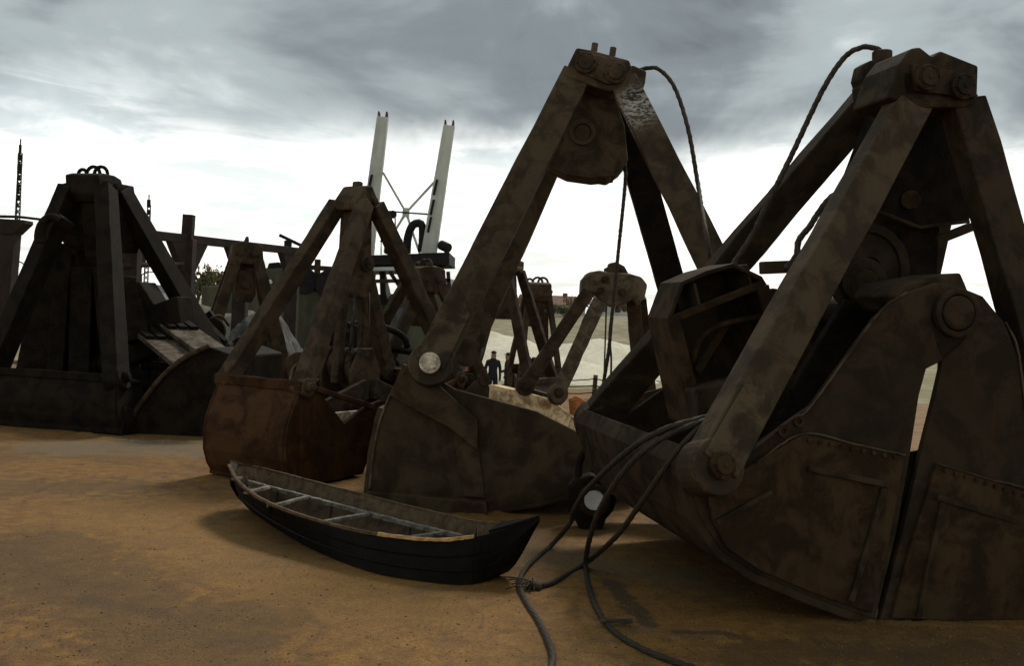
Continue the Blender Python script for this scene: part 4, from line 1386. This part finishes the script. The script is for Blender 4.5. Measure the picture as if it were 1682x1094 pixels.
# level beam that recedes to the right
B0, B1 = at(196, 380, 24.0), at(490, 413, 31.5)
MB().beam(B0, B1, .22, .22, Vector((0, 0, 1)), seg=6).build('beam', M_GANTRY, ga, bevel=.015)
pts = []
for x in (218, 308, 398, 482):
    t = (x - 196) / 294
    t = t * 24.0 / (31.5 + (24.0 - 31.5) * t) if False else None
    lo, hi = 0.0, 1.0
    for _ in range(40):
        md = (lo + hi) / 2
        p = B0.lerp(B1, md)
        s_ = p - CAM
        xx = 841 + FPX * s_.dot(_R) / s_.dot(_F)
        lo, hi = (md, hi) if xx < x else (lo, md)
    p = B0.lerp(B1, lo)
    pts.append(p)
    po = MB().beam(Vector((p.x, p.y, LOW)), p, .38, .36, dv).build('post', M_GANTRY, ga, bevel=.02)
    d = (B1 - B0).normalized()
    hp = [p + d * .75 + Vector((0, 0, -.09)), p - d * .75 + Vector((0, 0, -.09)), p - d * .24 + Vector((0, 0, -.85)), p + d * .24 + Vector((0, 0, -.85))]
    nn = d.cross(Vector((0, 0, 1))).normalized()
    MB().prism([a + nn * .10 for a in hp], nn * -.20).build('haunch', M_GANTRY, po, bevel=.01)
p = pts[1]
MB().beam(p, p + Vector((.02, 0, .62)), .26, .26, dv).build('stub', M_GANTRY, ga, bevel=.01)
MB().beam(at(400, 403, 28), at(416, 405, 28), .2, .3, dv).build('clamp', M_GANTRY, ga, bevel=.03)
MB().tube([at(200, 436, 24), at(300, 434, 26)], .06, 8).build('stay', M_GANTRY, ga)
MB().tube([at(459, 386, 31), at(505, 408, 31)], .05, 8).build('lamp_rod', M_DARK, ga)
MB().box(at(473, 400, 31), Vector((.1, 0, 0)), Vector((0, .1, 0)), Vector((0, 0, .09))).build('lamp', M_DARK, ga, bevel=.02)

# flared post on the far left
fp = thing('flared_post', 'dark flared post with a flat top at the left edge', 'post', (at(5, 600, 21).x, 21, 0))
t_ = at(14, 372, 21)
b_ = at(-8, 600, 21)
MB().beam(Vector((b_.x, 21, LOW)), at(16, 382, 21), .34, .34, dv).build('shaft', M_GANTRY, fp, bevel=.02)
MB().prism([at(-30, 357, 20.8), at(40, 361, 20.8), at(40, 367, 20.8), at(22, 384, 20.8), at(4, 384, 20.8), at(-24, 364, 20.8)], (0, .4, 0)).build('flared_top', M_GANTRY, fp, bevel=.015)
MB().tube([at(-20, 355, 21), at(30, 356, 21.5), at(74, 361, 22)], .03, 6).build('cable', M_DARK, fp)

# low shed at the left edge
sx = at(20, 540, 45)
sh = thing('low_shed', 'low pale shed with a dark flat roof behind the flared post', 'shed', (sx.x, 45, LOW))
wl_ = MB().prism([at(-60, 504, 45), at(62, 506, 45), at(62, 560, 45), at(-60, 560, 45)], (0, 5, 0)).build('wall', M_PALEWALL, sh)
MB().prism([at(-70, 486, 44.5), at(70, 489, 44.5), at(70, 503, 44.5), at(-70, 501, 44.5)], (0, 6, 0)).build('roof', M_ROOF, sh, bevel=.03)
for x in (4, 28):
    wn_ = MB().prism([at(x, 541, 44.95), at(x + 13, 541, 44.95), at(x + 13, 556, 44.95), at(x, 556, 44.95)], (0, .1, 0)).build('window', M_WHITE, sh)
MB().prism([at(-60, 532, 44.9), at(62, 535, 44.9), at(62, 540, 44.9), at(-60, 538, 44.9)], (0, .12, 0)).build('band', M_DARK, sh)
# spoil, planks and canvas between the left grabs
cv = at(432, 512, 27)
tb = thing('canvas_heap', 'crumpled pale grey canvas thrown over a heap behind the left grabs', 'canvas', (cv.x, 27, 0))
m = MB()
nx, ny = 30, 18
vs = []
for j in range(ny + 1):
    for i in range(nx + 1):
        a, b = i / nx, j / ny
        x = cv.x - .9 + 1.9 * a
        y = 26 + 2.2 * b
        h = cv.z * max(0, math.sin(math.pi * a)) ** .55 * max(0, math.sin(math.pi * min(1, b * .9 + .1))) ** .5
        h += .35 * noise.noise(Vector((x * 1.7, y * 1.7, 2))) * min(1, h) + .12 * abs(noise.noise(Vector((x * 5, y * 4, 7)))) * min(1, h)
        vs.append(Vector((x, y, max(0.01, h))))
m.add(vs, [(j * (nx + 1) + i, j * (nx + 1) + i + 1, (j + 1) * (nx + 1) + i + 1, (j + 1) * (nx + 1) + i) for j in range(ny) for i in range(nx)])
m.build('canvas', M_TARP, tb, smooth=False)
for (a, b) in (((412, 476), (436, 458)), ((420, 472), (446, 462))):
    MB().beam(at(*a, 25.8), at(*b, 26.0), .10, .06, dv).build('batten', M_PALEWALL, tb)

rs = random.Random(5)
for (lab, x0, x1, yt, Y, nb) in (('tangle of dark scrap iron behind the jaws of the black brown grab', 225, 400, 500, 17.0, 46),
                                 ('dark scrap iron piled behind the rust red grab', 470, 660, 505, 15.5, 40)):
    c0, c1 = at(x0, 560, Y), at(x1, 560, Y)
    sc_ = thing('scrap_heap', lab, 'scrap heap', ((c0.x + c1.x) / 2, Y, 0))
    zt = at((x0 + x1) / 2, yt, Y).z
    for i in range(nb):
        k_ = rs.random()
        b = Vector((c0.x + (c1.x - c0.x) * k_, Y + rs.uniform(-.5, .9), 0))
        zz = zt * (.45 + .55 * math.sin(math.pi * k_)) * rs.uniform(.25, .9)
        L_ = rs.uniform(.35, 1.1)
        d = Vector((rs.gauss(0, 1), rs.gauss(0, .6), rs.gauss(0, .7))).normalized() * L_ / 2
        p = b + Vector((0, 0, max(zz, abs(d.z) + .05)))
        mt = rs.choice((M_G1, M_G1, M_BG, M_G2A, M_G2S))
        kind = rs.random()
        if kind < .45:
            MB().beam(p - d, p + d, rs.uniform(.06, .16), rs.uniform(.05, .12), Vector((.3, .8, .5)), seg=3, jit=.006).build('bar', mt, sc_, bevel=.006)
        elif kind < .7:
            MB().ring(p, (rs.gauss(0, 1), rs.gauss(0, 1) + 1, rs.gauss(0, .5)), rs.uniform(.14, .32), .08, rs.uniform(.05, .12), 20).build('wheel', mt, sc_, bevel=.008)
        elif kind < .85:
            MB().tube(spline([p - d, p + Vector((0, .1, .12)), p + d, p + d + Vector((.1, 0, -.2))], .06), rs.uniform(.02, .05), 8).build('pipe', mt, sc_, smooth=True)
        else:
            MB().box(p, d, Vector((0, .02, .01)), Vector((rs.gauss(0, .05), .03, rs.uniform(.12, .28)))).build('plate', mt, sc_, bevel=.006)
    for i in range(9):
        k_ = (i + .5) / 9
        b = Vector((c0.x + (c1.x - c0.x) * k_, Y + .5, 0))
        hh = zt * (.35 + .45 * math.sin(math.pi * k_)) * rs.uniform(.6, 1)
        MB().box(b + Vector((0, 0, hh / 2)), Vector((abs(c1.x - c0.x) / 14, .05, 0)), Vector((-.05, .3, 0)), Vector((rs.uniform(-.05, .05), 0, hh / 2))).build('casting', M_G1, sc_, bevel=.03)

# slender radio masts with stays of lumps
for (lab, top, bot, Y, br) in (('tall thin radio mast with dark lumps, at the far left', (34, 228), (20, 520), 70, 9), ('shorter thin mast with a side bracket, right of the black brown grab', (245, 319), (236, 520), 78, 6)):
    tp, bt = at(*top, Y), at(*bot, Y)
    bt.z = LOW
    rm = thing('radio_mast', lab, 'mast', bt[:], 'radio masts')
    lat = MB()
    w = .22
    cs = [Vector((math.cos(a) * w, math.sin(a) * w, 0)) for a in (0.3, 2.4, 4.5)]
    for c in cs:
        lat.tube([bt + c, bt.lerp(tp, .93) + c * .6], .05, 5)
    for i in range(26):
        t, t2 = i / 27, (i + 1) / 27
        for j in range(3):
            lat.tube([bt.lerp(tp, t * .93) + cs[j] * (1 - .4 * t), bt.lerp(tp, t2 * .93) + cs[(j + 1) % 3] * (1 - .4 * t2)], .035, 4)
    lat.tube([bt.lerp(tp, .92), tp], .05, 6)
    lat.build('lattice', M_GANTRY, rm)
    for k_ in range(br):
        p = bt.lerp(tp, .66 + .30 * k_ / br)
        MB().cyl(p, p + Vector((0, 0, .2 + .2 * (k_ % 3))), .10 + .05 * (k_ % 2), 8).build('aerial', M_DARK, rm, bevel=.02)
# street lamps far left
for i, (x, y) in enumerate(((42, 436), (232, 452))):
    b = at(x, 520, 110)
    b.z = ez(b.x, 110)
    t = at(x, y, 110)
    la = thing('street_lamp', ('far double armed street lamp beside the tall radio mast', 'far double armed street lamp beside the shorter mast')[i], 'street lamp', b[:], 'street lamps on the far bank')
    MB().tube([b, t], .11, 6).build('pole', M_GANTRY, la)
    for s in (-1, 1):
        MB().tube(spline([t, t + Vector((s * .6, 0, .35)), t + Vector((s * 1.3, 0, .4))], .2), .07, 5).build('lamp_arm', M_GANTRY, la)
        MB().box(t + Vector((s * 1.5, 0, .38)), Vector((.28, 0, 0)), Vector((0, .12, 0)), Vector((0, 0, .07))).build('lamp', M_GANTRY, la)


# far houses
def house(label, px, py, Y, w, d, hw, hr, roofm, yaw=0.0, wallm=M_PALEWALL):
    b = at(px, py, Y)
    z = ez(b.x, Y) - .1
    o = Vector((b.x, Y, z))
    h = thing('house', label, 'house', o[:], 'houses on the far bank')
    q = lambda x, y, zz: o + Vector((x * math.cos(yaw) - y * math.sin(yaw), x * math.sin(yaw) + y * math.cos(yaw), zz))
    MB().prism([q(-w, -d, 0), q(w, -d, 0), q(w, -d, hw), q(-w, -d, hw)], q(0, 2 * d, 0) - q(0, 0, 0)).build('wall', wallm, h)
    rf = MB().prism([q(-w - .3, -d - .3, hw + .01), q(-w - .3, d + .3, hw + .01), q(-w - .3, 0, hw + hr)], q(2 * w + .6, 0, 0) - q(0, 0, 0)).build('roof', roofm, h)
    MB().prism([q(w * .4, -.3, hw + hr * .5), q(w * .4 + .6, -.3, hw + hr * .5), q(w * .4 + .6, .3, hw + hr * .5), q(w * .4, .3, hw + hr * .5)], (0, 0, hr * .8)).build('chimney', roofm, rf)
    for i in range(3):
        x = -w * .65 + i * w * .65
        wi = MB().prism([q(x - .4, -d - .05, hw * .35), q(x + .4, -d - .05, hw * .35), q(x + .4, -d - .05, hw * .8), q(x - .4, -d - .05, hw * .8)], q(0, .1, 0) - q(0, 0, 0)).build('window', M_GLASS, h)
        MB().prism([q(x - .5, -d - .10, hw * .35 - .12), q(x + .5, -d - .10, hw * .35 - .12), q(x + .5, -d - .10, hw * .35), q(x - .5, -d - .10, hw * .35)], q(0, .12, 0) - q(0, 0, 0)).build('sill', M_WHITE, wi)


house('small brown roofed house on the far bank right of the hanging ropes', 1012, 500, 150, 3.0, 2.5, 1.6, 1.6, M_ROOF)
house('pale low house on the far bank beside the bare tree', 905, 505, 155, 4.5, 3, 1.6, 1.4, M_ROOFR, .2)
house('grey roofed house on the far bank behind the slanting central arm', 762, 505, 150, 4.5, 3, 2.0, 1.5, M_ROOF, -.15)
house('far pale house showing past the shorter radio mast', 262, 505, 170, 5.0, 3, 1.4, 1.2, M_ROOF)
house('far low house between the flared post and the black brown grab', 72, 500, 165, 5, 3, 1.3, 1.2, M_ROOFR)
house('far brown roofed house glimpsed in the slit of the closed jaws', 1545, 540, 160, 6, 3, 1.8, 1.5, M_ROOFR)


# trees: trunk, limbs and a crown of leaf-sized faces
def tree(label, px, ptop, Y, w, seed, leaf, density=900, name='bare_tree'):
    rnd = random.Random(seed)
    t = at(px, ptop, Y)
    z0 = ez(t.x, Y) - .1
    H = t.z - z0
    o = Vector((t.x, Y, z0))
    tr = thing(name, label, 'tree', o[:], 'trees on the far bank')
    m = MB()
    m.tube([o, o + Vector((rnd.uniform(-.2, .2), 0, H * .35)), o + Vector((rnd.uniform(-.3, .3), 0, H * .8))], H * .03, 7, r2=H * .008)
    tips = []
    for i in range(26):
        a = rnd.uniform(0, 6.28)
        s = o + Vector((0, 0, H * rnd.uniform(.12, .6)))
        e = o + Vector((math.cos(a) * w * rnd.uniform(.5, 1), math.sin(a) * w * rnd.uniform(.5, 1), H * rnd.uniform(.45, 1.0)))
        md = s.lerp(e, .5) + Vector((0, 0, H * .06))
        m.tube([s, md, e], H * .012, 5, r2=H * .003)
        for j in range(5):
            b = md.lerp(e, rnd.random())
            e2 = b + Vector((rnd.uniform(-1, 1), rnd.uniform(-1, 1), rnd.uniform(-.1, 1))) * w * .35
            m.tube([b, e2], H * .004, 4, r2=H * .001)
            tips.append((b, e2))
    m.build('trunk', M_BARK, tr)
    lf = MB()
    for i in range(density):
        a, b = rnd.choice(tips)
        c = a.lerp(b, rnd.uniform(.3, 1.15)) + Vector((rnd.gauss(0, .06), rnd.gauss(0, .06), rnd.gauss(0, .06))) * w
        e1 = Vector((rnd.gauss(0, 1), rnd.gauss(0, 1), rnd.gauss(0, 1))).normalized() * rnd.uniform(.10, .22)
        e2 = e1.orthogonal().normalized() * e1.length * .7
        lf.add([c + e1, c + e2, c - e1, c - e2], [(0, 1, 2, 3)])
    lf.build('crown', leaf, tr)


for i, (lab, x, y, Y, w, lf, dn) in enumerate((
        ('yellow brown tree, tallest of the clump seen under the gantry beam', 350, 438, 120, 2.2, M_LEAF[0], 1300),
        ('low olive bush at the left of the clump under the gantry', 327, 452, 118, 1.9, M_LEAF[1], 1100),
        ('thin brown tree at the right of the clump under the gantry', 374, 446, 124, 2.0, M_LEAF[2], 700),
        ('bare thin tree on the far bank left of the broad white head', 948, 492, 135, 2.6, M_LEAF[2], 500),
        ('olive bush on the far bank behind the slotted grab head', 925, 508, 130, 2.0, M_LEAF[1], 800),
        ('brown bush on the far bank right of the hanging ropes', 1034, 498, 140, 2.2, M_LEAF[2], 800))):
    tree(lab, x, y, Y, w, 40 + i, lf, dn, 'tree')


# red drum and yellow float by the sand
c = at(778, 574, 36)
rd = thing('red_drum', 'small red drum standing in front of the sand by the barge', 'drum', (c.x, 36, LOW))
MB().cyl(Vector((c.x, 36, LOW)), Vector((c.x, 36, c.z + .2)), .22, 18).build('barrel', M_RED, rd, bevel=.02)
for z in (.33, .66):
    zz = LOW + (c.z + .2 - LOW) * z
    MB().ring(Vector((c.x, 36, zz)), (0, 0, 1), .235, .21, .04).build('hoop', M_RED, rd)
c = gp(798, 660)
yb = thing('yellow_pipe', 'length of dirty yellow pipe lying at the quay edge by the people', 'pipe', (c.x, c.y, 0))
MB().cyl(c + Vector((-.5, .1, .14)), c + Vector((.4, -.05, .14)), .14, 16).build('pipe_wall', M_YEL, yb, bevel=.01)
MB().ring(c + Vector((.4, -.05, .14)), (1, -.15, 0), .18, .12, .05).build('flange', M_YEL, yb)


# ================================================================== two people in the yard
def person(label, px, py, Y, cloth, turn, lean=0.0):
    hd = at(px, py, Y)
    H = 1.74
    z0 = hd.z - H
    o = Vector((hd.x, Y, z0))
    p = thing('person', label, 'person', o[:], 'people standing in the yard')
    ct, st_ = math.cos(turn), math.sin(turn)
    q = lambda x, y, z: Vector((x * ct - y * st_, x * st_ + y * ct, z))
    V, E, Rr = [], [], []

    def vtx(x, y, z, rx, ry=None, par=None):
        V.append(q(x, y, z))
        Rr.append((rx, ry or rx))
        if par is not None:
            E.append((par, len(V) - 1))
        return len(V) - 1
    pel = vtx(0, 0, .95, .15, .11)
    wa = vtx(0, .0, 1.12, .145, .105, pel)
    ch = vtx(0, .0, 1.34, .17, .115, wa)
    nk = vtx(0, .01, 1.48, .068, .068, ch)
    he = vtx(0, .025, 1.59, .10, .112, nk)
    vtx(0, .02, 1.69, .085, .10, he)
    for s in (-1, 1):
        k1 = vtx(s * .09, 0, .88, .10, .10, pel)
        k2 = vtx(s * .11, .02, .50, .07, .075, k1)
        k3 = vtx(s * .12, -.01, .10, .055, .06, k2)
        vtx(s * .13, .13, .035, .045, .035, k3)
        a1 = vtx(s * .19, 0, 1.40, .07, .07, ch)
        a2 = vtx(s * .26, -.02, 1.14, .055, .055, a1)
        fold = lean * (1 if s > 0 else .3)
        a3 = vtx(s * (.22 - .16 * fold), .10 + .12 * fold, .92 + .20 * fold, .042, .042, a2)
        hnd = vtx(s * (.20 - .20 * fold), .14 + .12 * fold, .84 + .34 * fold, .036, .045, a3)
        for f in range(4):
            vtx(s * (.17 - .2 * fold + .02 * f), .16 + .14 * fold, .77 + .40 * fold, .010, .010, hnd)
        vtx(s * (.16 - .2 * fold), .17 + .14 * fold, .82 + .36 * fold, .011, .011, hnd)
    me = bpy.data.meshes.new('body')
    me.from_pydata(V, E, [])
    ob = bpy.data.objects.new('body', me)
    COL.objects.link(ob)
    ob.parent = p
    md = ob.modifiers.new('skin', 'SKIN')
    for i, d in enumerate(me.skin_vertices[0].data):
        d.radius = Rr[i]
        d.use_root = i == 0
    s2 = ob.modifiers.new('sub', 'SUBSURF')
    s2.levels = s2.render_levels = 2
    k = NT('clothed_body')
    tcn = k.n('ShaderNodeTexCoord')
    sp = k.n('ShaderNodeSeparateXYZ')
    k.l(tcn.outputs['Object'], sp.inputs[0])
    me.materials.append(k.done(k.mix(k.ramp(sp.outputs[2], 1.50, 1.52), cloth, (.30, .17, .12)), .85))
    cap = MB()
    cap.v = []
    b = o + q(0, .02, 1.655)
    vs, fs = [], []
    for r in range(6):
        for a in range(14):
            t = 6.283 * a / 14
            e = r / 5 * 1.45
            vs.append(b + Vector((math.cos(t) * .100 * math.cos(e), math.sin(t) * .112 * math.cos(e), .085 * math.sin(e) + .02)))
    for r in range(5):
        for a in range(14):
            fs.append((r * 14 + a, r * 14 + (a + 1) % 14, (r + 1) * 14 + (a + 1) % 14, (r + 1) * 14 + a))
    fs.append(tuple(range(14))[::-1])
    fs.append(tuple(70 + a for a in range(14)))
    cap.add(vs, fs)
    pk = [b + q(x, y, .02) for x, y in ((-.07, .08), (.07, .08), (.05, .15), (-.05, .15))]
    cap.prism(pk, (0, 0, .015))
    cap.build('cap', M_CLOTH, p, smooth=True)
    # nose and ears as one small piece of the face each
    return p


person('person in dark clothes and cap standing in the yard, left of two', 811, 577, 34, (.012, .012, .016), R(200))
person('person in dark jacket and cap behind the grab arm, right of two', 836, 580, 34.9, (.034, .027, .022), R(110), .9)

for o in bpy.data.objects:
    if '_o' in o.keys():
        del o['_o']
